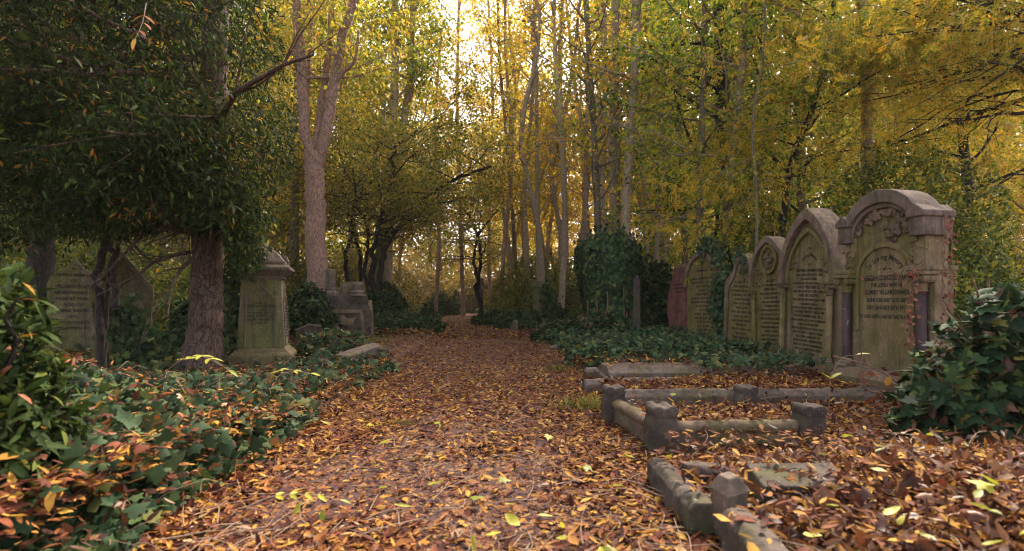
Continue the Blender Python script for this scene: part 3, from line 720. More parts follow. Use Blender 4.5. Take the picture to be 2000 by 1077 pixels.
# ================================================================ MONUMENTS ON THE LEFT
# pedestal monument
p0 = W(523, 722, 6.55)
t = thing("pedestal_monument", "tapered square stone pedestal with moulded lid and inscriptions on two faces, left of the path", "monument", (-3.22, 6.98, .05), R(17))
pt_ = thing; SP = M['stone_grey']; pg = M['stone_green2']
b = MB(); b.box(-.37, .37, -.37, .37, -.15, .17); b.box(-.365, .365, -.365, .365, .17, .21, .04, .04); b.box(-.32, .32, -.32, .32, .21, .26, .045, .045); b.build("base", M['stone_brown'], t, .008)
b = MB(); b.box(-.275, .275, -.275, .275, .26, 1.13, .045, .045); b.build("shaft", pg, t, .006)
b = MB(); b.box(-.25, .25, -.25, .25, 1.13, 1.16); b.box(-.25, .25, -.25, .25, 1.16, 1.24, -.08, -.08); b.box(-.34, .34, -.34, .34, 1.24, 1.275); b.box(-.34, .34, -.34, .34, 1.275, 1.31, .05, .05); b.build("cornice", SP, t, .005)
b = MB(); b.box(-.285, .285, -.285, .285, 1.31, 1.35); b.box(-.27, .27, -.27, .27, 1.35, 1.47, .10, .10); b.box(-.165, .165, -.165, .165, 1.47, 1.60, .15, .15)
for k in range(4):
    a = k*math.pi/2; cx_, cy_ = .19*math.cos(a), .19*math.sin(a); b.box(cx_*1.25-.07, cx_*1.25+.07, cy_*1.25-.07, cy_*1.25+.07, 1.35, 1.43, .03, .03)
b.build("cap", SP, t, .008)
def face_panel(rz, txts, mat):
    """framed panel, pointed tracery and cross, letters on one face of the shaft, leaning with its batter"""
    lean = math.atan2(.045, .87); Mx = Matrix.Rotation(rz, 4, 'Z') @ Matrix.Translation((0, -.277, .26)) @ Matrix.Rotation(-lean, 4, 'X')
    og = []
    for k in range(25):
        u = -1+k/12; a = abs(u); og.append((u*.17, .63+.17*((1-a)**1.6*.65+(1-a*a)*.35)))
    fr = [(-.19, .02), (-.18, .60)]+og+[(.18, .60), (.19, .02)]
    inn = [(x*.90, z-.014 if z > .1 else z+.014) for x, z in fr]
    b = MB(); b.ring(fr, inn, -.014, .004); b.box(-.015, .015, -.016, 0, .60, .72); b.box(-.045, .045, -.016, 0, .665, .692)
    for s_ in (-1, 1): b.ring([(s_*.155+s_*-.05*math.sin(a), .60+.05*math.cos(a)) for a in np.linspace(0, 2, 8)], [(s_*.155+s_*-.038*math.sin(a), .60+.038*math.cos(a)) for a in np.linspace(0, 2, 8)], -.012, .003)
    o = b.build("tracery_panel", SP, t, .003); o.matrix_local = Mx
    inscription(txts, -.004, t, M4=Mx)
face_panel(0, lines([("ALSO OF", .9), ("CHARLES KNIGHTON WARNER,", 1.35), "R.C.A.", "YOUNGEST SON OF", ("HENRY WARNER, ESQRE", 1.3), "WHO DIED 27TH NOVEMBER 1887,", "AGED 37."], .555, .042, .034, .34), pg)
face_panel(math.pi/2, lines(["SACRED", "TO THE MEMORY OF", ("HENRY WARNER, ESQRE", 1.2), "OF THIS PARISH", "WHO DIED", "THE 9TH OF OCTOBER 1867", "AGED 70", "ALSO OF", ("ELIZABETH WARNER", 1.1), "WIDOW OF ABOVE", "WHO DIED", "THE 12TH OF JUNE 1884"], .56, .04, .03, .32), pg)

# gothic gabled headstone in the shade
t = thing("headstone", "shaded green gabled headstone with a recessed pointed panel overgrown by dark ivy", "headstone", (-4.55, 6.3, .05), R(33), tilt=(0, R(-1)))
t.scale = (.84, 1, 1)
g2 = M['stone_green2']
b = MB(); b.prism(ccw([(-.34,0),(-.34,.80),(-.37,.84),(-.37,1.0),(-.28,1.02),(-.06,1.34),(0,1.38),(.06,1.34),(.28,1.02),(.37,1.0),(.37,.84),(.34,.80),(.34,0)]), 0, .16); b.build("slab", g2, t, .01)
b = MB(); b.ring(arch(.56, .62, .98, 12, .02, .8), arch(.46, .60, .91, 12, .02, .8), -.055, .005); b.ring(arch(.46, .60, .91, 12, .02, .8), arch(.40, .58, .86, 12, .02, .8), -.03, .005); b.build("niche_frame", g2, t, .006)
for bx in ((-.40, -.32, -.05, .17, .78, .84), (.32, .40, -.05, .17, .78, .84), (-.40, -.33, -.04, .17, .42, .46), (.33, .40, -.04, .17, .42, .46)):
    b = MB(); b.box(*bx); b.build('string_course', g2, t, .006)
b = MB()
b.ring([(-.37, 1.0), (-.05, 1.38), (.0, 1.43), (.05, 1.38), (.37, 1.0)], [(-.30, 1.0), (-.04, 1.30), (0, 1.34), (.04, 1.30), (.30, 1.0)], -.05, .17); b.build("gable_moulding", g2, t, .006)
relief(rng, [(rng.normal()*.08, 1.12+rng.normal()*.06) for _ in range(12)], .06, -.01, g2, t, "carving")
inscription(lines([("SACRED", 1.1), "TO THE MEMORY OF"], .70, .09, .07, .36), -.004, t)

# ogee pointed headstone, far left
t = thing("headstone", "pale green ogee pointed headstone at the far left, behind the dark twisted trunks", "headstone", (-6.5, 7.95, .15), R(30), tilt=(0, R(1)))
b = MB(); b.prism(ccw([(-.30,0),(-.31,.98),(-.28,1.08),(-.20,1.17),(-.10,1.24),(-.04,1.33),(0,1.40),(.04,1.33),(.10,1.24),(.20,1.17),(.28,1.08),(.31,.98),(.30,0)]), 0, .12); b.build("slab", g2, t, .01)
inscription(lines(["IN", "LOVING MEMORY", "OF", ("WILLIAM PETERS RICE,", 1.2), "WHO DIED 14TH DECEMBER 1887,", "AGED 62 YEARS,", "ALSO OF", "JAMES ABOVE", "1891.", "ALSO RUTH RICE,", "DIED JULY 10TH 1903"], 1.2, .088, .06, .5), -.004, t)

# ruined chest tomb with broken column
t = thing("chest_tomb", "broken dark chest tomb with sloping carved sides, loose blocks and column stubs heaped on it", "chest tomb", (-3.72, 11.95, -.02), R(12))
sd = M['stone_dark']; sb = M['stone_brown']
b = MB(); b.box(-.66, .66, -.5, .5, -.1, .09); b.build("base_slab", sb, t, .012)
b = MB(); b.prism([(-.60,.09),(.60,.09),(.55,.80),(.30,.83),(.20,.90),(-.2,.86),(-.45,.76),(-.57,.80)], -.40, .40); b.build("chest", sd, t, .012, wear=.03)
b = MB(); pn = [(-.46,.2),(.46,.2),(.42,.72),(-.42,.72)]; b.ring(pn, [(-.38,.27),(.38,.27),(.35,.64),(-.35,.64)], -.425, -.38, True)
b.prism([(-.2,.38),(.2,.38),(.28,.56),(.1,.52),(0,.60),(-.1,.52),(-.28,.56)], -.43, -.39); b.build("front_panel", sb, t, .008)
b = MB(); b.add([(.62,-.34,.12),(.62,.34,.12),(.60,.34,.7),(.59,0,.92),(.60,-.34,.7),(.54,-.34,.12),(.54,.34,.12),(.5,.34,.7),(.5,0,.92),(.5,-.34,.7)], [(0,1,2,3,4),(9,8,7,6,5),(0,5,6,1),(1,6,7,2),(2,7,8,3),(3,8,9,4),(4,9,5,0)]); b.build("gabled_end", sb, t, .01)
b = MB(); b.box(-.42, .48, -.34, .30, .84, 1.02); b.build("lid_block", sd, t, .012, wear=.02)
b = MB(); b.box(-.10, .42, -.10, .30, 1.02, 1.33, .02, .02); b.build("upper_block", sb, t, .014, wear=.02)
b = MB(); b.lathe(-.28, -.12, [(.17,1.02),(.17,1.08),(.12,1.14),(.13,1.17),(.11,1.2),(.115,1.58),(.10,1.60)], 16); b.build("column_stub", SP, t, .004)
b = MB(); b.lathe(.30, -.22, [(.19,1.02),(.16,1.06),(.17,1.10),(.11,1.14),(.12,1.2),(.13,1.26),(.10,1.31),(.03,1.33)], 14); b.build("urn_base", SP, t, .004)
t = thing("stone_slab", "dark tilted stone slab at the foot of the tall forked tree", "stone slab", (-4.0, 10.6, .1), R(20), tilt=(R(14), R(-9)))
b = MB(); b.prism([(-.26,-.1),(.24,-.1),(.27,.27),(.05,.34),(-.22,.26)], -.05, .06); b.build("block", sd, t, .01)
# fallen broken kerb
t = thing("fallen_kerb", "broken pale kerb stones lying beside the path before the chest tomb", "grave kerb", (-2.18, 7.6, .06), R(-14))
b = MB(); b.bar((-.05, -.42, .05), (.12, .28, .16), [(-.11,-.06),(.11,-.06),(.11,.03),(.05,.07),(-.05,.07),(-.11,.0)]); b.build("kerb_piece", SP, t, .006, wear=.012)
b = MB(); b.bar((-1.0, .42, .03), (.1, .33, .06), [(-.08,-.08),(.08,-.08),(.08,.08),(-.08,.08)]); b.build("kerb_piece", sb, t, .006, wear=.014)
b = MB(); b.box(.10, .30, .18, .38, -.05, .15); b.build("end_block", sd, t, .01)
# iron grave marker
t = thing("grave_marker", "small rusty iron marker post in front of the chest tomb", "grave marker", tuple(W(657, 678, 10.2)), R(10))
b = MB(); b.box(-.012, .012, -.012, .012, -.1, .36); b.box(-.05, .05, -.008, .008, .36, .45, .01, 0); b.build("post", sd, t, .003)
# mossy obelisk
t = thing("obelisk", "tall mossy pointed stone obelisk among dark trunks behind the chest tomb", "obelisk", tuple(W(741, 622, 17)*np.array((1,1,0))+np.array((0,0,.1))), R(15))
b = MB(); b.box(-.32, .32, -.32, .32, -.1, .5); b.build("base", pg, t, .01)
b = MB(); b.box(-.2, .2, -.2, .2, .5, 2.75, .09, .09); b.box(-.11, .11, -.11, .11, 2.75, 2.95, .10, .10); b.build("shaft", pg, t, .01)

# ================================================================ SMALL AND DISTANT STONES
def stone(px, py, Y, w, h, shape, label, mat, rz=0, d=.12, grp=None, tl=0, name="headstone", cat="headstone"):
    p = W(px, py, Y); p[2] = g1(p[0], p[1])-.03
    t = thing(name, label, cat, tuple(p), rz, grp, tilt=(0, tl)); b = MB()
    if shape == 'arch': b.prism(ccw(arch(w, h*.72, h, 8, 0)), -d/2, d/2)
    elif shape == 'point': b.prism(ccw(arch(w, h*.62, h, 8, 0, 1)), -d/2, d/2)
    elif shape == 'flat': b.prism([(-w/2,0),(w/2,0),(w/2,h*.93),(w*.2,h),(-w*.2,h),(-w/2,h*.93)], -d/2, d/2)
    elif shape == 'box': b.box(-w/2, w/2, -d/2, d/2, 0, h*.86); b.box(-w/2-.05, w/2+.05, -d/2-.05, d/2+.05, h*.86, h, .03, .03)
    elif shape == 'post': b.box(-w/2, w/2, -d/2, d/2, 0, h*.75); b.box(-w/2, w/2, -d/2, d/2, h*.75, h, w*.4, d*.4)
    elif shape == 'cross':
        b.box(-w*.6, w*.6, -d, d, 0, h*.22); b.box(-w*.14, w*.14, -d/3, d/3, h*.22, h); b.box(-w/2, w/2, -d/3-.01, d/3+.01, h*.68, h*.8)
    b.build("slab" if shape in ('arch', 'point', 'flat') else "block", mat, t, .012); return t
stone(1006, 640, 15.2, .17, .36, 'flat', "small pale foot stone leaning at the right edge of the path", M['stone_grey'], R(-60), .09, tl=R(4), name="foot_stone", cat="foot stone")
stone(1086, 690, 9.4, .22, .16, 'post', "tiny pyramid-headed stone at the start of the ivied grave on the right", M['stone_brown'], R(12), .2, name="foot_stone", cat="foot stone")
t = stone(1058, 632, 18.5, .46, 1.55, 'box', "square pale flat-topped pedestal tomb with ivy climbing its right side", pg, R(-25), .46, name="pedestal_tomb", cat="monument")
stone(874, 602, 40, 1.3, .85, 'box', "low dark box tomb left of centre beside the far end of the path", sd, R(20), 1.0, name="box_tomb", cat="box tomb")
far = [(893, 604, 38, .6, 1.7, 'point', "slender pale pointed headstone directly behind the dark box tomb", M['stone_grey']),
       (904, 603, 36, .7, 1.0, 'arch', "mossy round headstone just right of the dark box tomb", pg),
       (921, 603, 36, .7, 1.3, 'flat', "mossy flat-topped headstone left of the far stone cross", pg),
       (931, 603, 35, .7, 1.15, 'arch', "mossy round headstone directly below the far stone cross", pg),
       (941, 602, 38, .9, 2.4, 'cross', "tall dark stone cross beside the far end of the path", sd),
       (967, 614, 30, .6, 1.25, 'point', "brown pointed headstone right of the far cross, by the low hedge", sb),
       (848, 600, 46, .7, 1.1, 'arch', "faint round headstone left of the dark box tomb at the path bend", sb),
       (1098, 628, 22, .5, 1.25, 'arch', "narrow dark-edged headstone just right of the square pedestal tomb", sd),
       (1108, 628, 21, .45, 1.1, 'flat', "pale narrow headstone beside the dark-edged one", M['stone_grey']),
       (1124, 630, 20, .8, 1.5, 'point', "mossy headstone half hidden by the tall ivy-covered monument", pg),
       (975, 604, 33, .6, 1.0, 'flat', "flat-topped headstone behind the low hedge right of the path", pg)]
for k, (px, py, Y, w, h, s_, lb, m_) in enumerate(far): stone(px, py, Y, w, h, s_, lb, m_, R(-30+17*(k % 4)), .14, tl=R((k % 3-1)*2.5), name="stone_cross" if s_ == 'cross' else "headstone", cat="stone cross" if s_ == 'cross' else "headstone")
# ================================================================ TREES
def tree_root(name, label, base, group=None, cat="tree"): return thing(name, label, cat, tuple(base), 0, group)
def finish(t, base, tb, crowns, bark, crown_name="crown"):
    tb.build("trunk", bark, t, base)
    if crowns:
        byname = {}
        for (v, f), mat in crowns: byname.setdefault(mat.name, [mat, []])[1].append((v, f))
        for mat, ps in byname.values():
            v, f = merge(ps); obj_np(crown_name, v-np.array(base), f, mat, t)
def base_at(px, Y, dz=-.08):
    x = (px-1000)/F*Y; return np.array((x, Y, g1(x, Y)+dz))
def trunk(tb, rng, Y, pts, w0, w1, base=None, n=26, sides=12, wob=.3, dY=0.0, knob=0.0):
    """pts in photo pixels at depth Y give the trunk's course; w0,w1 its thickness in metres"""
    P = [W(px, py, Y+dY*k/max(len(pts)-1, 1)) for k, (px, py) in enumerate(pts)]
    if base is not None: P[0] = np.array(base)
    tp = smooth_path(P, n, wob*w0*.12, rng); tr = np.linspace(w0/2, w1/2, len(tp))*(1+.05*rng.normal(size=len(tp))*knob)
    tb.add(tp, tr, sides); return tp, tr

# ---- forked pink-barked tree left of the path
rng = np.random.RandomState(21); Y = 12.6; base = base_at(622, Y)
t = tree_root("forked_tree", "tall smooth pinkish tree forking into several stems, left of the path behind the tomb", base)
tb = Tubes(); bk = M['bark_pink']; A = []; B = []
tp, tr = trunk(tb, rng, Y, [(624, 640), (619, 520), (616, 400), (612, 300)], .50, .42, base, sides=18); tb.flare(0, base[2], .35, .35)
stems = [([(611, 330), (596, 255), (589, 130), (578, 0), (572, -130)], .27, .17), ([(615, 315), (622, 250), (634, 160), (645, 70), (648, -130)], .20, .12), ([(618, 330), (641, 235), (654, 150), (672, 60), (692, -10), (705, -120)], .28, .14), ([(594, 240), (602, 150), (608, 40), (612, -110)], .12, .08), ([(650, 175), (668, 145), (692, 118), (700, 60)], .10, .04)]
for k, (pts, a, b_) in enumerate(stems):
    sp_, sr = trunk(tb, rng, Y, pts, a, b_, sides=14, dY=(-.5, .4, -.2, .8, -.5)[k]); a1, b1 = limbs(tb, rng, sp_, sr, 6, .35, 1, 1.9, .5, .06, 4, .4); A.append(a1); B.append(b1)
A = np.concatenate(A); B = np.concatenate(B)
finish(t, base, tb, [(crown(rng, A, B, 4200, .12, T_BRD+T_LAN, .22, .5, keep=clip_view), M['yellow_green']), (crown(rng, A, B, 900, .12, T_LAN, .22, .6, keep=clip_view), M['orange'])], bk)

# ---- big dark-leaved evergreen with the stout trunk, near left
rng = np.random.RandomState(22); Y = 6.2; base = base_at(398, Y)
t = tree_root("evergreen_tree", "stout brown trunk flaring at its foot under a dark evergreen crown, between headstone and pedestal", base)
tb = Tubes(); tp, tr = trunk(tb, rng, Y, [(398, 735), (402, 640), (405, 540), (408, 440), (412, 300), (420, 100), (430, -200)], .36, .26, base, n=54, sides=24); tb.flare(0, base[2]+.1, .75, .30, 1.0)
def ev_keep(P): # the crown hangs down to head height, lower towards the path
    Yp = np.maximum(P[:, 1], .3); px = 1000+P[:, 0]*F/Yp; py = HY-(P[:, 2]-H)*F/Yp
    nz = 45*noise2(P[:, 0], P[:, 2]*1.3, 5, 3)+30*noise2(P[:, 0], P[:, 1]*2, 13, 2)
    low = np.interp(px, [-300, 100, 230, 340, 370, 430, 450, 500, 540, 590], [480, 470, 450, 400, 440, 440, 540, 520, 430, 250])+nz
    hi = np.interp(px, [430, 500, 540, 575, 600], [-900, -300, 60, 200, 420])+nz*2
    return clip_view(P) & (py < low) & (py > hi)
A = []; B = []
for (t0, t1, L, el, up, n_, ac, aw) in ((.50, .62, 1.1, -.15, -.05, 9, -1.5, 1.1), (.42, .7, 1.4, .0, -.05, 14, -2.3, 1.2), (.6, 1, 2.3, .2, -.03, 22, -2.6, 1.5), (.48, .6, .75, -.3, -.07, 8, -.9, .7)):
    a1, b1 = limbs(tb, rng, tp, tr, n_, t0, t1, L, el, up, 6, .45, az_c=ac, az_w=aw, tw=2, rmin=.003); A.append(a1); B.append(b1)
A = np.concatenate(A); B = np.concatenate(B)
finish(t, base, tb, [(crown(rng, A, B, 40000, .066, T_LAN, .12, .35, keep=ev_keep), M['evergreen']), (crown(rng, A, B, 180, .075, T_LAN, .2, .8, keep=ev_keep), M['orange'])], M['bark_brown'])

# ---- twisted black trunks at the left
rng = np.random.RandomState(23); Y = 5.6; base = base_at(200, Y)
t = tree_root("evergreen_tree", "evergreen with thin black twisting twin trunks between the two shaded left headstones", base)
tb = Tubes(); A = []; B = []
for pts, a, b_ in (([(203, 700), (196, 600), (190, 540), (205, 470), (198, 400), (215, 300), (205, 150), (225, -150)], .085, .06), ([(226, 600), (222, 520), (215, 450), (232, 380), (255, 300), (262, 180), (290, -100)], .075, .05), ([(205, 700), (212, 560), (232, 470), (222, 400)], .05, .03), ([(232, 470), (240, 420), (238, 340), (262, 260), (330, 130)], .05, .03)):
    sp_, sr = trunk(tb, rng, Y, pts, a, b_, base if pts[0][1] > 650 else None, n=36, sides=10, wob=1.2, dY=.3)
    if len(pts) > 4:
        a1, b1 = limbs(tb, rng, sp_, sr, 26, .45, 1, 2.2, .15, -.02, 6, .45, az_c=-1.6, az_w=2.2, tw=2, rmin=.003, prof=lambda u: .55+.5*u); A.append(a1); B.append(b1)
A = np.concatenate(A); B = np.concatenate(B)
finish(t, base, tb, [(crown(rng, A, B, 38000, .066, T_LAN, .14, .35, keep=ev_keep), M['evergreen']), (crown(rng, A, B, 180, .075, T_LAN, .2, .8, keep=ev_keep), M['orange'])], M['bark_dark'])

# ---- dark-crowned tree behind them, far left
rng = np.random.RandomState(24); Y = 9.0; base = base_at(78, Y)
t = tree_root("evergreen_tree", "thick straight trunk at the far left under a dark crown, behind the ogee headstone", base)
tb = Tubes(); tp, tr = trunk(tb, rng, Y, [(78, 660), (78, 450), (74, 250), (70, -150)], .40, .30, base, sides=16)
A, B = limbs(tb, rng, tp, tr, 34, .45, 1, 3.2, .2, .0, 6, .42, tw=1)
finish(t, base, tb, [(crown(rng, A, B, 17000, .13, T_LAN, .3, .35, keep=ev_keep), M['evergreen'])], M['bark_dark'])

# ---- dark arching small-leaved trees left of the path end
def arching(seed, px, Y, stems, label, n, mat, low):
    rng = np.random.RandomState(seed); base = base_at(px, Y); t = tree_root("arching_tree", label, base); tb = Tubes(); A = []; B = []
    for pts, a, b_ in stems:
        sp_, sr = trunk(tb, rng, Y, pts, a, b_, base if pts[0][1] > 590 else None, n=30, sides=9, wob=1.5, dY=rng.uniform(-1.5, 1))
        a1, b1 = limbs(tb, rng, sp_, sr, 13, .38, 1, 2.6, .25, -.01, 6, .45, tw=1, rmin=.005); A.append(a1); B.append(b1)
    A = np.concatenate(A); B = np.concatenate(B)
    finish(t, base, tb, [(crown(rng, A, B, n, .085, T_DIA, .22, .2, keep=lambda P: clip_view(P) & (HY-(P[:, 2]-H)*F/P[:, 1] < low)), mat)], M['bark_dark'])
arching(31, 738, 15.5, [([(735, 620), (742, 550), (757, 480), (800, 420), (870, 360), (960, 325)], .18, .07), ([(738, 620), (728, 540), (735, 450), (760, 380), (770, 300), (820, 250)], .2, .07), ([(735, 620), (712, 540), (722, 470), (700, 400), (690, 330)], .14, .06)], "dark many-stemmed tree arching over the path beyond the chest tomb", 22000, M['olive'], 515)
arching(32, 690, 17.5, [([(690, 620), (675, 520), (690, 440), (668, 360), (700, 290)], .16, .06), ([(694, 620), (705, 520), (690, 420), (730, 330), (740, 260)], .15, .06), ([(730, 520), (760, 450), (830, 400), (905, 350)], .10, .05)], "dark twin-stemmed tree with a rounded olive crown behind the forked tree", 20000, M['olive'], 500)
arching(33, 944, 30, [([(930, 605), (932, 560), (940, 500), (925, 440), (900, 400)], .28, .1), ([(935, 605), (936, 560), (925, 500), (940, 450), (975, 410)], .22, .1)], "dark small tree with a broad low crown right beside the far stone cross", 9000, M['olive'], 560)

# ---- trunks to the right of the path
def pole(seed, Y, pts, w0, w1, label, bark, leaf, n, size, L=2.2, nb=16, t0=.25, tm=None, name="slender_tree", up=.1, el=.5, sub=4, sc_=.28, leaf2=None, n2=0, az_c=None, az_w=3.2, tw=0, base_px=None, flare=.25):
    rng = np.random.RandomState(seed); base = base_at(base_px or pts[0][0], Y); t = tree_root(name, label, base); tb = Tubes()
    tp, tr = trunk(tb, rng, Y, pts, w0, w1, base, n=40, sides=12, knob=1); tb.flare(0, base[2], flare, .3)
    A, B = limbs(tb, rng, tp, tr, nb, t0, 1, L, el, up, sub, .42, tw=tw, az_c=az_c, az_w=az_w)
    cr_ = []
    if n: cr_.append((crown(rng, A, B, n, size, tm or T_DIA, sc_, .4, keep=clip_view), leaf))
    if n2: cr_.append((crown(rng, A, B, n2, size, tm or T_DIA, sc_, .4, keep=clip_view), leaf2))
    finish(t, base, tb, cr_, bark)
pole(41, 16, [(578, 640), (577, 420), (580, 200), (576, -160)], .24, .16, "thin dark straight tree just left of the forked tree", M['bark_olive'], M['yellow_green'], 5000, .12, leaf2=M['gold'], n2=2500)
pole(42, 20, [(748, 625), (757, 400), (770, 200), (772, 60), (765, -150)], .42, .22, "tall pale tree rising through the olive crowns left of the path", M['bark_grey'], M['yellow_green'], 8000, .14, L=3)
pole(43, 20.5, [(752, 625), (765, 420), (795, 200), (806, 40), (806, -150)], .36, .2, "tall leaning companion tree close behind the pale tree left of the path", M['bark_grey'], M['green_gold'], 8000, .14, L=3)
pole(44, 13.5, [(1226, 650), (1222, 450), (1232, 250), (1241, 80), (1246, -160)], .27, .22, "thickest smooth straight trunk behind the ivy-covered monument, leaning right at its top", M['bark_grey'], M['green_gold'], 700, .11, L=1.9, t0=.4, nb=12)
pole(45, 14.5, [(1203, 650), (1200, 450), (1195, 300), (1199, 120), (1202, -160)], .22, .17, "grey straight trunk second left of the thickest one behind the ivied monument", M['bark_grey'], M['green_gold'], 700, .11, L=1.9, t0=.4, nb=12)
pole(46, 14, [(1172, 650), (1168, 460), (1160, 250), (1150, 100), (1138, -140)], .19, .12, "dark trunk with many short bare side twigs, leftmost behind the ivied monument", M['bark_olive'], M['gold'], 1300, .11, L=1.6, t0=.2, nb=34, el=.7)
pole(47, 17, [(1212, 645), (1208, 450), (1206, 250), (1206, 60), (1209, -140)], .17, .12, "thin dark trunk just left of the thickest one behind the ivied monument", M['bark_olive'], M['gold'], 800, .11, L=1.8, t0=.2, nb=24)
pole(48, 22, [(1055, 622), (1050, 450), (1048, 200), (1040, -140)], .22, .15, "slim grey trunk rising right of the path where the sky glows", M['bark_grey'], M['gold'], 1800, .12, t0=.35, nb=18, L=2.4)
pole(49, 22, [(1107, 622), (1106, 450), (1097, 250), (1095, 60), (1108, -140)], .20, .12, "slim grey trunk left of the ivy-covered monument with arching top twigs", M['bark_grey'], M['gold'], 1800, .12, t0=.3, nb=24, L=2.4)
pole(50, 19, [(1148, 630), (1146, 450), (1144, 300), (1150, 120), (1140, -150)], .16, .1, "thin pale trunk directly above the left edge of the ivied monument", M['bark_pink'], M['gold'], 1200, .11, t0=.3, nb=14)
pole(51, 19, [(1280, 630), (1284, 440), (1294, 250), (1288, 60), (1290, -150)], .20, .14, "mid-grey trunk standing clear to the right of the thickest trunk", M['bark_pink'], M['green_gold'], 2200, .12, t0=.35, nb=20, L=2.6)
pole(52, 12.5, [(1371, 640), (1368, 480), (1366, 400), (1372, 220), (1376, 60), (1378, -180)], .17, .13, "dark slender trunk above the leaning red headstone", M['bark_olive'], M['green_gold'], 5500, .11, 2.6, nb=24, t0=.3, tm=T_BRD, up=.02, el=.2)
pole(53, 12.8, [(1425, 640), (1418, 480), (1424, 350), (1442, 220), (1452, 60), (1460, -160)], .24, .16, "brown leaning trunk behind the shouldered headstone", M['bark_grey'], M['green_gold'], 5500, .11, 2.8, nb=24, t0=.3, tm=T_BRD, up=.02, el=.2)
pole(54, 14, [(1402, 640), (1410, 480), (1415, 300), (1408, 120), (1402, -160)], .42, .3, "thick nearly black trunk behind the shouldered headstone", M['bark_dark'], M['green_gold'], 6000, .12, 3.2, nb=26, t0=.35, tm=T_BRD, el=.15, up=.0)
pole(55, 12, [(1508, 620), (1530, 430), (1545, 320), (1590, 200), (1622, 60), (1640, -120)], .17, .08, "thin leaning branchy tree rising behind the medallion headstone", M['bark_dark'], M['orange'], 4500, .2, 2.6, nb=24, t0=.25, tm=T_PIN, up=.0, el=.2, leaf2=M['green_gold'], n2=2500)
pole(56, 12.5, [(1700, 640), (1695, 420), (1693, 180), (1688, 60), (1680, -140)], .26, .2, "upright dark trunk rising behind the largest headstone into orange leaves", M['bark_grey'], M['orange'], 3800, .2, 3.2, nb=28, t0=.5, tm=T_PIN, el=.15, up=.02, leaf2=M['green_gold'], n2=4500)
pole(57, 9.5, [(2130, 640), (2120, 380), (2090, 150), (2060, -100)], .3, .2, "orange-leaved ash reaching in from beyond the right edge with drooping twigs", M['bark_dark'], M['orange'], 6500, .17, 3.3, nb=40, t0=.58, tm=T_PIN, el=.15, up=-.03, az_c=math.pi, az_w=1.2, tw=1, name="ash_tree")
pole(58, 16, [(1900, 620), (1890, 380), (1870, 150), (1850, -100)], .3, .2, "golden tree behind the green bush at the right", M['bark_dark'], M['orange'], 5500, .2, 3.6, nb=34, t0=.3, tm=T_PIN, el=.3, leaf2=M['gold'], n2=3500)
pole(59, 10, [(1470, 600), (1478, 420), (1470, 250), (1490, 100), (1500, -100)], .07, .03, "thin young ash with hanging yellow leaves left of the tall pointed headstone", M['bark_olive'], M['orange'], 1300, .2, 1.5, nb=16, t0=.2, tm=T_PIN, el=0, up=-.05)
pole(60, 18, [(1560, 620), (1565, 400), (1560, 150), (1555, -100)], .3, .22, "mid-distance golden tree behind the pointed headstones", M['bark_olive'], M['green_gold'], 6000, .15, 3.6, nb=34, t0=.2, tm=T_BRD, el=.3)
pole(61, 20, [(1340, 620), (1335, 400), (1325, 150), (1320, -100)], .26, .18, "leafy yellow-green tree filling the gap right of the clear grey trunk", M['bark_olive'], M['yellow_green'], 8000, .14, 3.2, nb=34, t0=.2, el=.3)
pole(62, 19, [(510, 630), (500, 400), (506, 150), (510, -100)], .3, .2, "yellow-green tree glimpsed behind the pedestal monument", M['bark_olive'], M['yellow_green'], 9000, .14, 3.2, nb=34, t0=.2, el=.3)
pole(63, 15, [(330, 640), (318, 500), (330, 350), (310, 100), (320, -100)], .16, .1, "thin reddish trunk behind the gabled left headstone", M['bark_pink'], M['green_gold'], 9000, .12, 3.0, nb=30, t0=.25, el=.2, up=0)
pole(64, 14, [(150, 640), (160, 400), (150, 100), (140, -100)], .14, .1, "thin trunk in the gloom right of the far left trunk", M['bark_dark'], M['holly'], 9000, .12, 3.0, nb=30, t0=.2, el=.2, up=0)
pole(65, 24, [(975, 612), (985, 480), (1000, 300), (988, 100), (985, -120)], .22, .12, "pale trunk leaning slightly over the right verge of the far path", M['bark_pink'], M['yellow_green'], 4500, .13, L=3, t0=.3, nb=20)
pole(67, 30, [(905, 610), (900, 450), (893, 200), (900, -120)], .24, .15, "yellow-green tree left of the pale gap of sky, above the path bend", M['bark_pink'], M['yellow_green'], 8500, .15, L=3.2, t0=.3, nb=30)
pole(68, 32, [(958, 610), (955, 450), (962, 200), (950, -60)], .22, .12, "golden slim tree rising between the arching tree and the sky gap", M['bark_grey'], M['gold'], 7000, .15, L=3, t0=.3, nb=28)
pole(69, 27, [(850, 610), (858, 450), (850, 250), (862, 60)], .22, .1, "orange-tinted tree whose top ends just below the small gap of sky", M['bark_pink'], M['gold'], 8000, .14, L=3, t0=.4, nb=30)
pole(66, 26, [(1012, 612), (1005, 480), (992, 300), (975, 100), (972, -120)], .2, .12, "thin dark trunk crossing the pale leaning one above the far verge", M['bark_olive'], M['gold'], 4500, .13, L=3, t0=.3, nb=20)

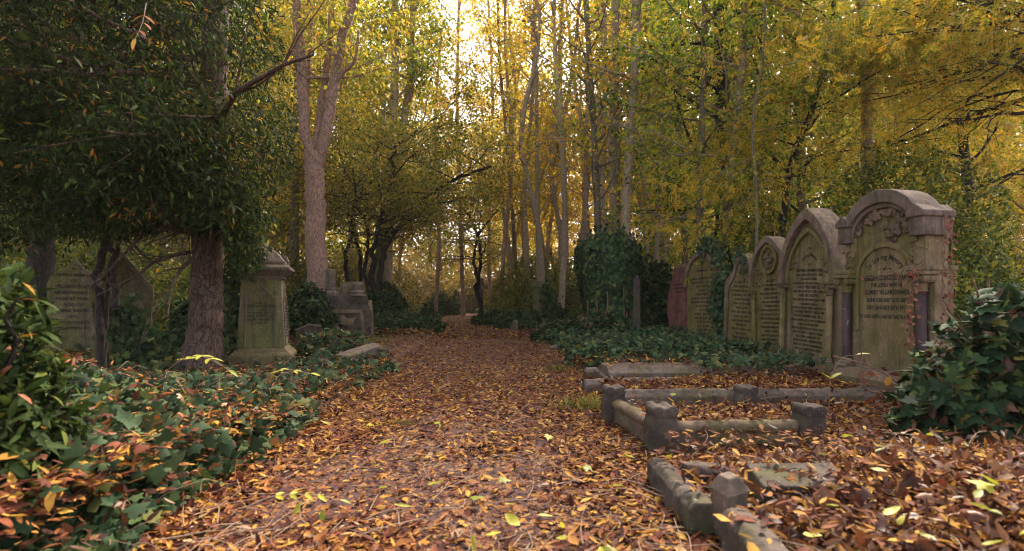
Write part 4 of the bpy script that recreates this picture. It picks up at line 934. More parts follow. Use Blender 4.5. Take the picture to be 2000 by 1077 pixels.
# ---- copies of three slender trees filling the wood behind
def proto(seed, h, w, bark, leaf, leaf2, nl, lo=.25, L=2.3):
    rng = np.random.RandomState(seed); t = tree_root("slender_tree", "slender tree", (0, 0, 0)); tb = Tubes()
    pts = [(0, 0, -.2)]+[(rng.normal()*.25, rng.normal()*.25, h*k/5) for k in range(1, 6)]
    tp = smooth_path(pts, 30, .015, rng); tr = np.linspace(w/2, w*.2, len(tp)); tb.add(tp, tr, 9)
    A, B = limbs(tb, rng, tp, tr, 34, lo, 1, L, .5, .06, 4, .42, prof=lambda u: 1.05-.5*u)
    finish(t, (0, 0, 0), tb, [(crown(rng, A, B, nl, .17, T_DIA, .35, .4), leaf), (crown(rng, A, B, nl//2, .17, T_DIA, .35, .4), leaf2)], bark); return t
protos = [proto(71, 19, .32, M['bark_grey'], M['gold'], M['yellow_green'], 5200), proto(72, 17, .26, M['bark_pink'], M['yellow_green'], M['gold'], 5600), proto(73, 15, .22, M['bark_olive'], M['gold'], M['orange'], 4200, .35), proto(74, 20, .36, M['bark_olive'], M['yellow_green'], M['green_gold'], 5600, .1, 3.2)]
def copy_tree(o):
    c = o.copy(); col.objects.link(c)
    for ch in o.children:
        d = ch.copy(); col.objects.link(d); d.parent = c
    return c
rng = np.random.RandomState(80); used = set(); cnt = 0; placed = []
while cnt < 120:
    Y = rng.uniform(23, 58) if cnt > 14 else rng.uniform(24, 34); px = rng.uniform(-60, 2060); x = (px-1000)/F*Y
    if abs(x-xc(Y)) < 2.4 or (cnt < 14 and 820 < px < 1180): continue
    if any((x-a)**2+(Y-b_)**2 < 3.2 for a, b_ in placed): continue
    gap = 1030 < px < 1170
    k = (3 if rng.rand() < .55 else rng.randint(0, 3)) if not gap else 2
    if gap and rng.rand() < .4: continue
    placed.append((x, Y)); o = protos[k] if k not in used else copy_tree(protos[k]); used.add(k); cnt += 1
    s_ = rng.uniform(.75, 1.15)*(.72 if gap else 1); o.location = (x, Y, g1(x, Y)); o.rotation_euler = (rng.normal()*.03, rng.normal()*.03, rng.uniform(0, 6.28)); o.scale = (s_, s_, s_)
    lb = ["far slender tree with grey trunk and golden crown in the distant wood", "far slender tree with pinkish trunk and yellow-green crown in the distant wood", "far thin tree with sparse orange-gold crown in the distant wood", "far bushy tree leafy almost to the ground in the distant wood"][k]
    tag(o, lb, "tree", ["grey-trunked golden trees of the distant wood", "pink-trunked trees of the distant wood", "sparse orange trees of the distant wood", "bushy trees of the distant wood"][k])

# bare-stemmed young trees in the light gap right of the path
rng = np.random.RandomState(85); bp = proto(75, 17, .24, M['bark_grey'], M['gold'], M['yellow_green'], 600, .3, 1.7); k = 0
while k < 20:
    Y = rng.uniform(17, 34); px = rng.uniform(950, 1340); x = (px-1000)/F*Y
    if abs(x-xc(Y)) < 2.0 or any((x-a)**2+(Y-b_)**2 < 1.2 for a, b_ in placed): continue
    placed.append((x, Y)); o = bp if k == 0 else copy_tree(bp); k += 1; s_ = rng.uniform(.8, 1.1)
    o.location = (x, Y, g1(x, Y)); o.rotation_euler = (rng.normal()*.025, rng.normal()*.035, rng.uniform(0, 6.28)); o.scale = (s_, s_, s_)
    tag(o, "pale bare-stemmed young tree in the light wood right of the path", "tree", "pale bare-stemmed young trees right of the path")

# ---- far wood that reads as one mass
rng = np.random.RandomState(90); n = 150000
Yd = rng.uniform(58, 95, n); px = rng.uniform(-150, 2150, n); top = 300+120*noise2(px/260, px*0, 1.0, 2)+70*noise2(px/60, px*0, 1.0, 1)-100*((px < 760)*1.0)-90*((px > 1260)*1.0)-60
py = 606-(606-top)*rng.rand(n)**.8; py = np.where(rng.rand(n) < .3, rng.uniform(470, 606, n), py); P = np.stack([(px-1000)/F*Yd, Yd, H-(py-HY)/F*Yd], 1)
v, f = leaves(P, rvec(rng, n), rvec(rng, n)+np.array((0,-.5,.6)), rng.uniform(.35, .8, n), T_DIA, rng)
tag(obj_np("distant_wood", v, f, M['far_wood']), "hazy yellow-green mass of the far wood behind all the trunks", "woodland", kind="stuff")

# ================================================================ SHRUBS AND IVY MASSES
def shell(rng, n, c, r, fill=.35, lump=.22, zmin=0.0, squash=1.0):
    """points and outward directions on a lumpy dome"""
    d = rvec(rng, n); d[:, 2] = np.abs(d[:, 2])*1.0-.15*rng.rand(n); d = unit(d)
    l = 1+lump*noise2(d[:, 0]*2.2+c[0], d[:, 1]*2.2+d[:, 2]*2.8+c[1], 2.0, 1)+lump*.5*noise2(d[:, 0]*5+c[1], d[:, 2]*5+d[:, 1]*4, 2.0, 2)
    rad = l*(1-fill*rng.rand(n)**2); P = np.array(c)+d*np.array(r)*rad[:, None]; m = P[:, 2] > c[2]+zmin; return P[m], d[m]
def shrub(seed, x, Y, rx, ry, h, n, size, mat, label, tm=T_BRD, name="shrub", cat="shrub", stems=10, extra=None, z=None, droop=.2, stem_mat=None, lump=.22, reach=.95):
    rng = np.random.RandomState(seed); base = np.array((x, Y, g1(x, Y) if z is None else z)); t = thing(name, label, cat, tuple(base)); tb = Tubes()
    for k in range(stems):
        a = rng.uniform(0, 6.28); u = rng.uniform(.3, .85); e = np.array((math.cos(a)*rx*u, math.sin(a)*ry*u, h*rng.uniform(.5, reach)))
        p = smooth_path([base+np.array((math.cos(a)*.1, math.sin(a)*.1, -.05)), base+e*np.array((.4, .4, .55)), base+e], 10, .01, rng); tb.add(p, np.linspace(.012+.012*h, .004, len(p)), 5)
    tb.build("stems", stem_mat or M['bark_dark'], t, base)
    P, d = shell(rng, n, base, (rx, ry, h), .45, lump)
    D = d*.35+rvec(rng, len(P))*.6-np.array((0, 0, droop)); N = d+np.array((0, 0, .5))+rvec(rng, len(P))*.35
    v, f = leaves(P, D, N, size*rng.uniform(.6, 1.3, len(P)), tm, rng); obj_np("foliage", v-base, f, mat, t)
    if extra:
        m2, n2, s2, tm2 = extra; P, d = shell(rng, n2, base, (rx*1.05, ry*1.05, h*1.05), .1); v, f = leaves(P, rvec(rng, len(P)), d+rvec(rng, len(P))*.4, s2*rng.uniform(.6, 1.3, len(P)), tm2, rng); obj_np("dry_leaves", v-base, f, m2, t)
    return t
# the tall ivy-covered monument
t = thing("ivy_covered_monument", "tall monument completely swallowed by dark ivy with one dark slab edge showing at its right", "monument", (2.22, 12.2, 0), R(-14))
b = MB(); b.box(-.55, .55, -.35, .35, -.1, .5); b.box(-.42, .42, -.26, .26, .5, 1.95, .04, .04); b.build("stone_core", sd, t, .01)
b = MB(); b.prism(ccw(arch(.16, 1.1, 1.32, 8, 0)), -.45, .2); ob = b.build("side_slab", sd, t, .02); ob.location = (.60, 0, .12)
rng = np.random.RandomState(101); n = 15000; d = rvec(rng, n); d[:, 2] = np.abs(d[:, 2]); zz = rng.rand(n)
wid = np.interp(zz, [0, .12, .3, .5, .75, .9, 1], [.95, .72, .58, .62, .78, .66, .2]); a = rng.uniform(0, 6.28, n); lm = 1+.26*noise2(a*1.5, zz*6, 1.5, 1)+.18*noise2(a*4, zz*14, 1.2, 2)
P = np.stack([np.cos(a)*wid*lm*(1-.2*rng.rand(n)**2), np.sin(a)*wid*.85*lm, zz*2.25+(.05+.10*(zz > .85))*rng.normal(size=n)], 1); Nn = np.stack([np.cos(a), np.sin(a), .35+0*a], 1)+rvec(rng, n)*.3
Nn[zz > .9] += (0, 0, 1.5)
v, f = leaves(P, rvec(rng, n)*.5-np.array((0, 0, .8)), Nn, rng.uniform(.06, .125, n), T_IVY, rng); obj_np("ivy", v, f, M['ivy'], t)
tb = Tubes()
for k in range(14):
    a = rng.uniform(0, 6.28); tb.add(smooth_path([(math.cos(a)*.6, math.sin(a)*.5, 0), (math.cos(a+.2)*.6, math.sin(a+.2)*.55, .9), (math.cos(a)*.55, math.sin(a)*.5, 2.0), (math.cos(a+.3)*.8, math.sin(a+.3)*.7, 2.2+rng.rand()*.3)], 14, .02, rng), np.linspace(.02, .004, 13), 5)
tb.build("vine_stems", M['vine'], t)

shrub(111, 1.0, 24, 2.0, 1.5, 2.9, 15000, .10, M['holly'], "broad dark green bush right of the path, left of the ivy-covered monument", extra=(M['olive'], 3000, .1, T_BRD))
shrub(112, 2.6, 20.5, 1.5, 1.2, 2.6, 10000, .09, M['holly'], "rounded green bush directly behind the square pedestal tomb")
shrub(113, 3.4, 13.4, .85, .7, 1.75, 5500, .11, M['ivy'], "dark ivy hummock right of the ivy-covered monument", T_IVY, "ivy_bush", "ivy")
shrub(114, 4.7, 11.8, 1.0, .9, 2.0, 7500, .11, M['ivy'], "tall ivy bank behind the ivy-draped and shouldered headstones", T_IVY, "ivy_bush", "ivy")
shrub(115, 4.5, 8.8, .5, 1.6, 1.5, 5500, .095, M['ivy'], "ivy thicket behind the medallion headstone", T_IVY, "ivy_bush", "ivy")
shrub(116, 4.3, 6.3, .35, .8, 1.45, 5000, .075, M['ivy'], "ivy showing between the two largest headstones", T_IVY, "ivy_bush", "ivy")
shrub(117, 7.7, 10.4, 1.9, 1.5, 3.5, 30000, .09, M['holly'], "big rounded green bush behind the largest headstone", extra=(M['yellow_green'], 5000, .085, T_BRD), stems=24)
shrub(118, 6.0, 12.5, 1.9, 1.5, 3.0, 18000, .09, M['olive'], "yellow-green thicket behind the tall pointed headstone", extra=(M['green_gold'], 5000, .1, T_BRD), stems=18)
shrub(119, 11.6, 13, 2.4, 1.8, 2.0, 9000, .11, M['olive'], "sparse brownish thicket low at the right edge behind the ivy bush", T_DIA, stems=50, extra=(M['orange'], 2500, .1, T_DIA))
shrub(120, -3.75, 15.6, .75, .6, 1.35, 8000, .08, M['ivy'], "rounded dark ivy clump just right of the chest tomb", T_IVY, "ivy_bush", "ivy")
shrub(121, -3.2, 14.6, 1.3, .8, .5, 9000, .085, M['ivy_pale'], "low spreading ivy mound beside the path beyond the chest tomb", T_IVY, "ivy_bush", "ivy")
shrub(122, -2.6, 16.5, .28, .28, .75, 1200, .08, M['ivy'], "small ivy-wrapped stump on the low ivy mound", T_IVY, "ivy_bush", "ivy")
shrub(123, -4.0, 31, 1.1, .8, 1.35, 3500, .13, M['ivy_pale'], "round pale green ivy bush at the far bend of the path", T_BRD, "ivy_bush", "ivy")
shrub(124, -.6, 19.5, .9, .6, .45, 4500, .08, M['ivy'], "low dark hedge-like ivy along the right verge of the far path", T_IVY, "ivy_bush", "ivy")
shrub(125, .35, 17.0, .9, .5, .5, 4500, .08, M['ivy_pale'], "low ivy patch behind the small foot stone", T_IVY, "ivy_bush", "ivy")
shrub(126, 1.25, 16.0, .45, .35, .75, 2500, .08, M['ivy'], "dark ivy tuft at the foot of the square pedestal tomb", T_IVY, "ivy_bush", "ivy")
shrub(127, 1.65, 10.6, .65, .5, .55, 5500, .07, M['ivy'], "ivy and dry twigs heaped in front of the ivy-covered monument", T_IVY, "ivy_bush", "ivy", extra=(M['litter_brown'], 700, .06, T_LIT), stem_mat=M['vine'], stems=34)
shrub(128, 1.0, 11.6, .55, .5, .42, 3000, .07, M['ivy'], "low ivy heap with brown leaves at the right verge of the path", T_IVY, "ivy_bush", "ivy", extra=(M['litter_brown'], 600, .06, T_LIT))
shrub(129, -5.6, 10, 1.2, .8, 1.5, 11000, .08, M['holly'], "green undergrowth between the gabled headstone and the stout trunk", extra=(M['yellow_green'], 1500, .08, T_BRD))
shrub(130, -8.5, 11, 1.8, 1.2, 2.0, 14000, .09, M['holly'], "dim green undergrowth behind the ogee headstone", extra=(M['orange'], 400, .1, T_BRD))
shrub(131, -4.9, 8.6, .5, .7, .95, 5000, .07, M['ivy'], "ivy bush left of the pedestal monument behind the stout trunk", T_IVY, "ivy_bush", "ivy")
shrub(132, -4.3, 11.4, .6, .6, 1.1, 5000, .075, M['ivy'], "ivy thicket behind the pedestal monument at the forked tree", T_IVY, "ivy_bush", "ivy")
shrub(133, -2.62, 7.9, .55, .7, .42, 4500, .075, M['ivy_pale'], "ivy with orange leaves on the right side of the pedestal monument", T_IVY, "ivy_bush", "ivy", extra=(M['litter'], 350, .07, T_LIT))
shrub(161, -9.5, 50, 5, 2.5, 4.2, 7000, .3, M['far_wood'], "brown-green thicket closing the view where the path bends away", T_DIA)
shrub(162, -1.5, 47, 4.5, 2.5, 3.6, 8000, .28, M['far_wood'], "dim thicket right of the far path bend", T_DIA)
shrub(163, -15, 42, 4, 2.5, 4.0, 6000, .28, M['far_wood'], "thicket left of the far path bend", T_DIA)
shrub(134, -11.5, 14, 3, 2, 3.4, 16000, .13, M['holly'], "dark undergrowth filling the far left background")
shrub(135, -7.4, 16, 2.4, 1.5, 2.6, 14000, .11, M['olive'], "brownish undergrowth behind the stout trunk")
shrub(136, -7.3, 24, 3, 2, 3.2, 14000, .14, M['olive'], "distant thicket behind the forked tree")
shrub(137, 6.0, 24, 3.2, 2, 3.4, 15000, .14, M['green_gold'], "golden green thicket behind the trunks right of centre")
shrub(138, 9.5, 20, 3, 2, 3.8, 15000, .13, M['olive'], "thicket behind the pointed headstones further back")

# near foreground bushes
shrub(141, -1.88, 1.9, .27, .36, 1.0, 3600, .085, M['evergreen'], "blurred dark narrow-leaved bush at the left edge, nearest the camera", T_LAN, extra=(M['creeper'], 36, .06, T_LAN), z=.0)
t = shrub(142, 3.05, 3.25, .62, .42, .80, 5200, .09, M['ivy'], "large ivy bush with brown curled leaves at the right edge, nearest on that side", T_IVY, "ivy_bush", "ivy", extra=(M['litter_brown'], 550, .08, T_LITN), stem_mat=M['vine'], stems=40, z=.05, lump=.4, reach=1.3)
t = thing("headstone", "dark stone slab almost hidden beneath the right ivy bush", "headstone", (2.95, 3.35, 0), R(-40)); b = MB(); b.prism(ccw(arch(.5, .5, .66, 8, 0)), -.07, .07); b.build("slab", sd, t, .01)

# ================================================================ CLIMBERS ON STONES
def climber(seed, label, pts, n, spread, size, mat, nrm, tm=T_IVY, name="climbing_ivy", cat="ivy", vines=3, group=None):
    """leaves along world-space polylines with a few stems"""
    rng = np.random.RandomState(seed); base = np.array(pts[0][0]); t = thing(name, label, cat, tuple(base), 0, group); P = []; tb = Tubes()
    for pl in pts:
        sp_ = smooth_path(pl, 24, 0); i = rng.randint(0, len(sp_), n//len(pts)); P.append(sp_[i]+rng.normal(size=(len(i), 3))*np.array(spread))
        for k in range(vines): tb.add(sp_+rng.normal(size=3)*np.array(spread)*.6+rng.normal(size=sp_.shape)*.008, .0045, 5)
    P = np.concatenate(P); m = len(P); N = np.array(nrm)+rvec(rng, m)*.4; D = rvec(rng, m)*.6-np.array((0, 0, .6)); D[:, 0] -= N[:, 0]*.1
    v, f = leaves(P, D, N, size*rng.uniform(.6, 1.3, m), tm, rng); tb.build("stems", M['vine'], t, base); obj_np("leaves", v-base, f, mat, t)
climber(151, "thick ivy curtain climbing the near edge of the ivy-draped headstone", [[(3.50, 9.0, 0), (3.50, 9.1, .5), (3.50, 9.2, .9), (3.53, 9.26, 1.25)], [(3.52, 9.0, 0), (3.6, 9.1, .7), (3.66, 9.2, 1.4)], [(3.62, 9.3, 1.55), (3.52, 9.6, 1.84), (3.45, 9.8, 1.86)]], 1900, (.05, .09, .10), .07, M['ivy_pale'], (-1, -.5, .3))
climber(152, "ivy strands on the near edge of the narrow shouldered headstone", [[(3.64, 8.02, 0), (3.64, 8.0, .6), (3.66, 8.0, 1.1)], [(3.62, 8.1, 1.25), (3.56, 8.25, 1.55), (3.5, 8.4, 1.68)]], 260, (.03, .035, .05), .055, M['ivy_pale'], (-1, -.5, .4))
climber(153, "dried red creeper on the near side of the largest headstone", [[(3.34, 4.43, 1.1), (3.33, 4.50, .8), (3.32, 4.46, .55)], [(3.58, 4.40, 1.66), (3.55, 4.38, 1.3), (3.56, 4.39, 1.0), (3.54, 4.38, .6)]], 120, (.03, .02, .05), .042, M['creeper'], (-.6, -1, .1), T_BRD, "creeper", "creeper", vines=2)
climber(154, "dark ivy over the panel of the gabled left headstone", [[(-4.45, 6.18, .1), (-4.42, 6.2, .5), (-4.45, 6.22, .8)], [(-4.2, 6.25, .1), (-4.25, 6.28, .4)]], 800, (.11, .05, .10), .075, M['ivy'], (.3, -1, .3))
climber(155, "ivy trailing over the top and left side of the pedestal monument", [[(-3.5, 6.72, .2), (-3.52, 6.75, .8), (-3.5, 6.75, 1.25)], [(-3.45, 6.7, 1.4), (-3.2, 6.6, 1.45), (-3.3, 6.65, 1.40)]], 620, (.06, .06, .09), .07, M['ivy'], (-.2, -1, .4))
climber(156, "ivy climbing the right side of the square pedestal tomb", [[(1.2, 18.1, 0), (1.22, 18.1, .7), (1.2, 18.1, 1.35)], [(1.35, 18.2, 0), (1.34, 18.2, .8)]], 700, (.10, .06, .15), .085, M['ivy'], (-.1, -1, .3))
climber(157, "bare brown vine arching across the letters of the largest headstone", [[(3.36, 5.2, 1.14), (3.34, 4.95, 1.10), (3.30, 4.65, 1.12), (3.28, 4.42, 1.13)]], 14, (.02, .02, .02), .05, M['creeper'], (-1, -.3, .1), T_BRD, "creeper", "creeper", vines=1)
# ================================================================ GROUND IVY AND FALLEN LEAVES
rng = np.random.RandomState(200)
def screen_pts(n, y0, y1, x0=-1.15, x1=1.15, pw=1.0):
    """ground points thinning out with distance"""
    u = rng.rand(n); Yv = (y0**(-pw)+u*(y1**(-pw)-y0**(-pw)))**(-1/pw); return rng.uniform(x0, x1, n)*Yv, Yv
def ivy_cover(name, label, x, y, hfun, size, mat, tm=T_IVY):
    n = len(x); z = g0(x, y)+hfun*rng.rand(n)**.7
    P = np.stack([x, y, z], 1); N = rvec(rng, n)*.5+np.array((0, -.55, 1.0)); D = rvec(rng, n); D[:, 2] -= .25
    v, f = leaves(P, D, N, size*rng.uniform(.6, 1.35, n), tm, rng); tag(obj_np(name, v, f, mat), label, "ivy", kind="stuff")
# left bank
n = 84000; x, y = screen_pts(n, 1.35, 26, -1.2, 0, 1.0); d = x-xc(y)+.14*noise2(x, y, 2.6, 3)
edge = -1.18+.10*sm((4-y)/1.5)+.25*sm((y-5)/2)*sm((8-y)/2)-.8*sm((y-7.5)/1.5)
m = (d < edge)&(rng.rand(n) < sm((edge-d)/.28+.15)*np.where(y < 9, 1, .5))&~((noise2(x, y, 1.7, 0) > .42)&(y > 2.8)&(d > -3)&(rng.rand(n) < .75))
x, y, d = x[m], y[m], d[m]
ivy_cover("ground_ivy", "carpet of dark ivy covering the bank left of the path", x, y, .07+.19*sm((4.2-y)/1.5)*sm((-1.2-d)/.6), np.where(y < 10, .052+.02*sm((y-1.5)/2), .10), M['ivy'])
k = rng.rand(len(x)) < .22*sm((y-1.6)/1.5)
ivy_cover("pale_ground_ivy", "paler blue-green ivy shoots over the left bank", x[k], y[k], .20+.13*sm((3.6-y[k])/1.5), .07, M['ivy_pale'])
# right side, beyond the ledger
n = 34000; x = rng.uniform(.3, 4.2, n); y = rng.uniform(6.3, 15, n); m = (x > np.interp(y, [6.3, 6.9, 8, 10, 15], [1.6, .75, .85, .75, .9])+.12*noise2(x, y, 3, 2))&~((x > 1.9)&(y > 11.8)&(x < 2.6))&(x < 3.35+2*(y > 9))&(rng.rand(n) < np.where(y < 7.6, .32, .65))
x, y = x[m], y[m]; ivy_cover("right_ground_ivy", "ivy and brown leaves over the sunken graves right of the path", x, y, .14+.16*sm((y-6.6)/.3)*sm((8.3-y)/.5), .068, M['ivy'])
k = rng.rand(len(x)) < .3; ivy_cover("right_pale_ivy", "paler ivy shoots over the sunken graves on the right", x[k], y[k], .34, .06, M['ivy_pale'])
# far verges
n = 26000; y = rng.uniform(15, 46, n); sd_ = np.where(rng.rand(n) < .5, -1, 1); x = xc(y)+sd_*(1.3+rng.rand(n)**1.4*9+.3*noise2(y, y*0, .8)); m = noise2(x, y, .5, 1) > -.45
ivy_cover("verge_ivy", "patchy low ivy along both verges of the distant path", x[m], y[m], .3, .13, M['ivy_pale'], T_BRD)

def bare(x, y): # the trodden middle of the path shows earth close to the camera
    d = x-xc(y); return sm((1.0-abs(d+.15))/.45)*(.35+.65*sm((5.0-y)/2.0))*sm((11-y)/4)*sm((noise2(x, y, 2.6, 2)+.62)/.5)
def pile_h(x, y):
    d = abs(x-xc(y)); return .02+.04*sm((d-1.0)/.6)-.015*sm((x-.8)/.4)*sm((y-2.9)/.3)
def scatter(n, y0, y1, size, tm, pw=1.0, tilt=.45):
    x, y = screen_pts(n, y0, y1, pw=pw); d = x-xc(y)
    keep = (rng.rand(n) > bare(x, y)*.88)&((d > -1.3)|(rng.rand(n) < np.where(y < 3.6, .09, .24)+.3*(y > 7.5)))
    keep &= ~((x > .8)&(x < 3.2)&(y > 7.4)&(y < 14)&(rng.rand(n) < .6))&(x < 6)
    x, y = x[keep], y[keep]; n = len(x); d = x-xc(y)
    graves = .085*((x > .86)&(x < 3.1)&(y > 4.5+.1*(x-.8))&(y < 5.35))+.09*((x > .92)&(x < 1.85)&(y > 3.3)&(y < 4.05))-.02*((x > .8)&(x<3)&(y > 2.9)&(y < 4.4))+.03*((x > .82)&(y > 1.3)&(y < 2.65))
    over = .14*((x > .8)&(x < 3.3)&(y > 6.7)&(y < 12))*rng.rand(n)**.5+(d < -1.2)*(.10+.20*sm((4.2-y)/1.5))*rng.rand(n)**.4
    P = np.stack([x, y, g0(x, y)+.008+graves+over+pile_h(x, y)*rng.rand(n)], 1); D = rvec(rng, n); tl = (np.where(abs(d) < 1.0, .13, .30)*tilt/.45)[:, None]; D[:, 2:] *= tl; N = rvec(rng, n)*tl*1.3+np.array((0, -.05, 1.0))
    return leaves(P, D, N, size*(.35+1.0*rng.rand(n)**.8), tm, rng)
parts = [scatter(88000, 1.3, 5.0, .052, T_LITN+T_LIT*2, -1.0), scatter(92000, 4.95, 13, .06, T_LIT, 0.5), scatter(60000, 12.5, 42, .10, T_DIA+T_LIT[:2], 1.0)]
# leaves lying on ledgers, kerbs and tombs
def rect(n, x0, x1, y0, y1, z, size=.06):
    P = np.stack([rng.uniform(x0, x1, n), rng.uniform(y0, y1, n), z+.02*rng.rand(n)], 1); D = rvec(rng, n); D[:, 2] *= .25; return leaves(P, D, rvec(rng, n)*.3+np.array((0, -.1, 1)), size*rng.uniform(.5, 1.1, n), T_LITN[3:]+T_LIT, rng)
parts += [rect(260, 1.0, 2.9, 5.55, 6.05, .22), rect(500, 2.1, 3.2, 5.45, 6.15, .225), rect(26, .9, 3, 4.36, 4.6, .20), rect(420, 1.9, 3.2, 5.30, 5.75, .17), rect(14, 3.3, 3.6, 4.7, 5.3, 1.93, .05), rect(60, -4.2, -3.3, 11.7, 12.3, 1.03), rect(60, -4.2, -3.2, 11.5, 12.3, .86), rect(60, -3.1, -1.9, 7.3, 8.1, .17), rect(16, .68, .8, 1.3, 2.6, .18), rect(420, .9, 1.75, 3.34, 4.0, .14), rect(900, .85, 2.4, 1.6, 3.0, .18)]
for (x0, y0, x1, y1, z, n) in ((.8, 4.38, 3.1, 4.62, .19, 90), (.9, 3.24, 1.8, 3.3, .215, 40), (.9, 3.24, .85, 4.0, .215, 30), (.74, 2.05, .74, 2.68, .165, 26), (.76, 1.1, .78, 1.85, .2, 24), (1.0, 5.8, 3.0, 5.85, .26, 110)):
    u = rng.rand(n); P = np.stack([x0+(x1-x0)*u+rng.normal(size=n)*.035, y0+(y1-y0)*u+rng.normal(size=n)*.035, z+.01*rng.rand(n)], 1); parts.append(leaves(P, rvec(rng, n)*np.array((1, 1, .15)), rvec(rng, n)*.2+np.array((0, 0, 1)), rng.uniform(.03, .07, n), T_LITN, rng))
v, f = merge(parts); tag(obj_np("fallen_leaves", v, f, M['litter']), "orange and brown fallen leaves carpeting the path and graves", "fallen leaves", kind="stuff")
n = 6000; x, y = screen_pts(n, 1.3, 9); d = x-xc(y); m = (abs(d) > 1.1)&(d > -3.2)&((d > -1.2)|(rng.rand(n) < .15)); x, y = x[m], y[m]; n = len(x)
d = x-xc(y); P = np.stack([x, y, g0(x, y)+.06+.09*rng.rand(n)+.16*(d < -1.3)*sm((4.2-y)/1.5)+.05*(d < -1.3)], 1); v, f = leaves(P, rvec(rng, n), rvec(rng, n)*.8+np.array((0, 0, .7)), rng.uniform(.035, .07, n), T_LITN[2:]+T_LIT, rng)
tag(obj_np("curled_leaves", v, f, M['litter_brown']), "curled dry brown leaves heaped along the path edges", "fallen leaves", kind="stuff")
n = 110; x, y = screen_pts(n, 1.4, 6, -.5, 1.0); P = np.stack([x, y, g0(x, y)+.05+.08*(x-xc(y) > 1.2)+.04*rng.rand(n)], 1)
v, f = leaves(P, rvec(rng, n)*np.array((1, 1, .3)), rvec(rng, n)*.4+np.array((0, 0, 1)), rng.uniform(.04, .075, n), T_LITN+T_IVY[:1], rng); tag(obj_np("green_fallen_leaves", v, f, M['sprig']), "scattered yellow-green leaves among the brown litter", "fallen leaves", kind="stuff")
n = 330; P = np.stack([rng.uniform(1.9, 3.15, n), rng.uniform(5.35, 6.1, n), .25+.07*rng.rand(n)], 1); v, f = leaves(P, rvec(rng, n), rvec(rng, n)*.5+np.array((0, -.5, 1)), rng.uniform(.05, .09, n), T_IVY, rng); tag(obj_np("ledger_ivy", v, f, M['ivy_pale']), "ivy creeping over the right half of the coped ledger", "ivy", kind="stuff")
n = 34000; x, y = screen_pts(n, 1.4, 7, -.6, .6, -.5); m = abs(x-xc(y)) < 1.35; x, y = x[m], y[m]; n = len(x); P = np.stack([x, y, g0(x, y)+.007+.004*rng.rand(n)], 1)
v, f = leaves(P, rvec(rng, n)*np.array((1, 1, .12)), rvec(rng, n)*.2+np.array((0, 0, 1)), rng.uniform(.008, .026, n), T_DIA+T_LIT, rng); tag(obj_np("leaf_fragments", v, f, M['litter']), "trodden brown leaf crumbs on the bare earth of the path", "leaf crumbs", kind="stuff")
# grit on the bare earth
n = 2600; x, y = screen_pts(n, 1.5, 6, -.5, .4, -.5); P = np.stack([x, y, g0(x, y)+.006], 1)
v, f = leaves(P, rvec(rng, n), rvec(rng, n), rng.uniform(.003, .012, n), [(np.array([(0,0,0),(.5,.5,.1),(0,1,0),(-.5,.5,.1),(0,.5,.6)], float), [np.array([(0,1,4),(1,2,4),(2,3,4),(3,0,4)])])], rng)
tag(obj_np("grit", v, f, M['stone_dark']), "small pebbles and grit pressed into the trodden path", "grit", kind="stuff")
# twigs and dry stalks
tb = Tubes()
for k in range(700):
    x, y = screen_pts(1, 1.4, 10, -.9, .9); p = np.array((x[0], y[0], g1(x[0], y[0])+.03+(.13 if x[0]-xc(y[0]) < -1.3 else .02))); a = rng.uniform(0, 6.28); L = rng.uniform(.06, .28)
    e = (rng.uniform(.2, .9) if abs(x[0]-xc(y[0])) > 1.2 else .05); dv = np.array((math.cos(a), math.sin(a), e*.8)); q = p+dv*L*.5+rng.normal(size=3)*.02; r_ = p+dv*L*np.array((1, 1, .6))
    tb.add(smooth_path([p, q, r_], 8), np.linspace(.0022, .0012, 9)[:len(smooth_path([p, q, r_], 8))], 4)
tag(tb.build("twigs", M['twig'], None), "dry twigs and curved stalks scattered over leaves and ivy", "twigs", kind="stuff")
# grass tufts
def tuft(px, py, Y, n, label, h=.12, spread=.14):
    p = W(px, py, Y); p[2] = g1(p[0], p[1]); P = np.tile(p, (n, 1))+rng.normal(size=(n, 3))*np.array((spread, spread*.6, 0)); v, f = leaves(P, rvec(rng, n)*.6+np.array((0, 0, 1.0)), rvec(rng, n), h*rng.uniform(.5, 1.2, n), [t_leaf(3, .035, .01, .35)], rng)
    o = obj_np("grass_tuft", v-p, f, M['grass']); o.location = p; tag(o, label, "grass")
tuft(1150, 795, 4.5, 260, "green grass tuft beside the path left of the long chamfered kerb"); tuft(785, 830, 3.9, 90, "small yellow-green weed in the middle of the path", .06, .05)
tuft(1090, 725, 6.8, 120, "grass tuft at the path edge left of the low square post", .10, .12); tuft(715, 672, 10.8, 300, "dry grassy mound before the chest tomb", .16, .35)
# green sprigs
def sprig(pts, label, pairs, L, mat=M['sprig']):
    P = smooth_path(pts, 16); t = thing("leaf_sprig", label, "leaf sprig", tuple(P[0])); tb = Tubes(); tb.add(P, np.linspace(.003, .0015, len(P)), 5); tb.build("stalk", M['twig'], t, P[0])
    g_ = unit(np.gradient(P, axis=0)); Q = []; D = []; N = []
    for k in range(pairs):
        i = int((.35+.6*k/pairs)*(len(P)-1)); side = unit(np.cross(g_[i], (0, 0, 1)))
        for s_ in (-1, 1): Q.append(P[i]); D.append(side*s_+g_[i]*.7); N.append((0, -.3, 1))
    Q.append(P[-1]); D.append(g_[-1]); N.append((0, -.3, 1)); n = len(Q)
    v, f = leaves(np.array(Q), np.array(D, float), np.array(N, float)+rvec(rng, n)*.2, np.full(n, L), [t_leaf(6, .17, .05, -.15)], rng); obj_np("leaflets", v-P[0], f, mat, t)
sprig([(-1.05, 2.12, .10), (-.95, 2.16, .13), (-.82, 2.2, .12), (-.72, 2.25, .08)], "yellow-green ash sprig lying where the left bank meets the path", 4, .055)
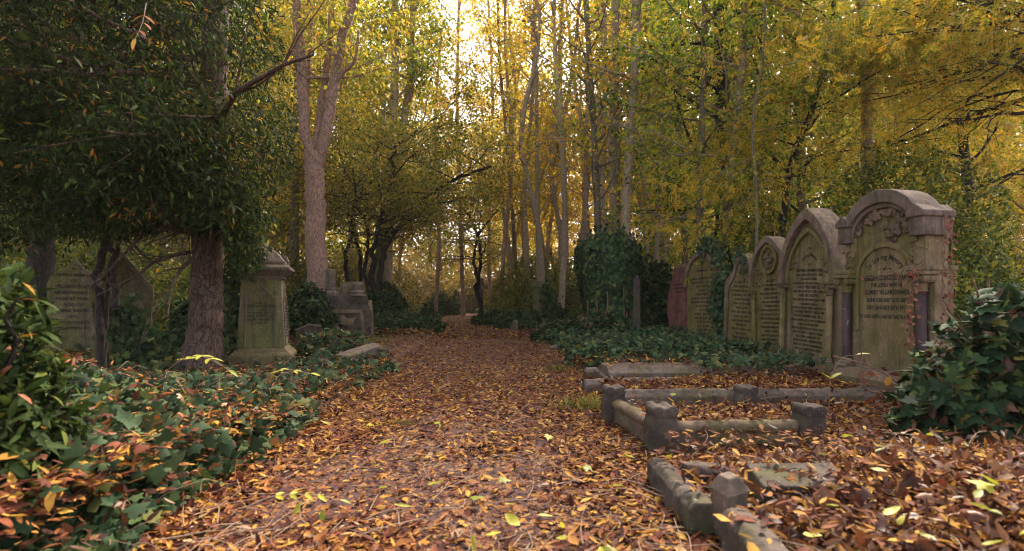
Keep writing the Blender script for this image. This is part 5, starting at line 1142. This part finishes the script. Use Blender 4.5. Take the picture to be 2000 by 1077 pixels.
sprig([(2.3, 3.9, .1), (2.28, 3.85, .35), (2.33, 3.8, .5), (2.42, 3.78, .53)], "bright green sprig standing in front of the foot of the pointed headstone", 1, .10)
sprig([(-1.9, 2.9, .5), (-1.75, 2.85, .6), (-1.6, 2.8, .62), (-1.45, 2.75, .56)], "yellow ash sprig resting on the ivy of the left bank", 4, .07)
sprig([(-1.5, 3.2, .42), (-1.38, 3.2, .5), (-1.2, 3.2, .48)], "small yellow sprig on the ivy nearer the stout trunk", 3, .06)
sprig([(-2.75, 6.3, 1.9), (-2.78, 6.25, 1.75), (-2.8, 6.2, 1.62)], "hanging orange leaf sprig above the pedestal monument", 2, .09, M['orange'])
sprig([(-2.45, 3.6, 2.9), (-2.44, 3.55, 2.75), (-2.45, 3.5, 2.62)], "hanging tan leaf sprig high in the dark evergreen", 3, .09, M['litter'])
# dry branching twig in front of the largest stone
t = thing("dry_branch", "pinkish dry branching twig with shrivelled leaves reaching left from the right ivy bush", "branch", (2.65, 3.6, .2)); tb = Tubes()
for pl in ([(0, 0, .1), (-.12, 0, .2), (-.25, .02, .28), (-.3, .02, .36)], [(-.25, .02, .28), (-.42, .0, .32), (-.5, 0, .34)], [(0, 0, 0), (-.15, 0, .08), (-.28, .0, .12), (-.32, 0, .24), (-.30, 0, .33)]): tb.add(smooth_path(pl, 14, .003, rng), .0055, 6)
tb.build("twig", M['vine'], t); n = 16; P = np.stack([rng.uniform(-.3, 0, n), rng.normal(size=n)*.02, rng.uniform(.05, .3, n)], 1); v, f = leaves(P, rvec(rng, n)-np.array((0,0,.6)), rvec(rng, n), rng.uniform(.04, .08, n), T_LITN, rng); obj_np("dry_leaves", v, f, M['litter'], t)
# ================================================================ HAZE
HAZE = 0.0005
b = MB(); b.box(-275, 275, -75, 435, -3, 60); hz = b.build("haze", M['soil'], None, 0)
hm_ = bpy.data.materials.new("haze"); hm_.use_nodes = True; nt = hm_.node_tree
for n in list(nt.nodes): nt.nodes.remove(n)
pv = nt.nodes.new("ShaderNodeVolumePrincipled"); pv.inputs["Color"].default_value = (0.95, 0.88, 0.76, 1); pv.inputs["Density"].default_value = HAZE; pv.inputs["Anisotropy"].default_value = 0.0
om = nt.nodes.new("ShaderNodeOutputMaterial"); nt.links.new(pv.outputs[0], om.inputs["Volume"]); hz.data.materials[0] = hm_
tag(hz, "thin warm autumn haze in the far wood", "haze", kind="stuff")
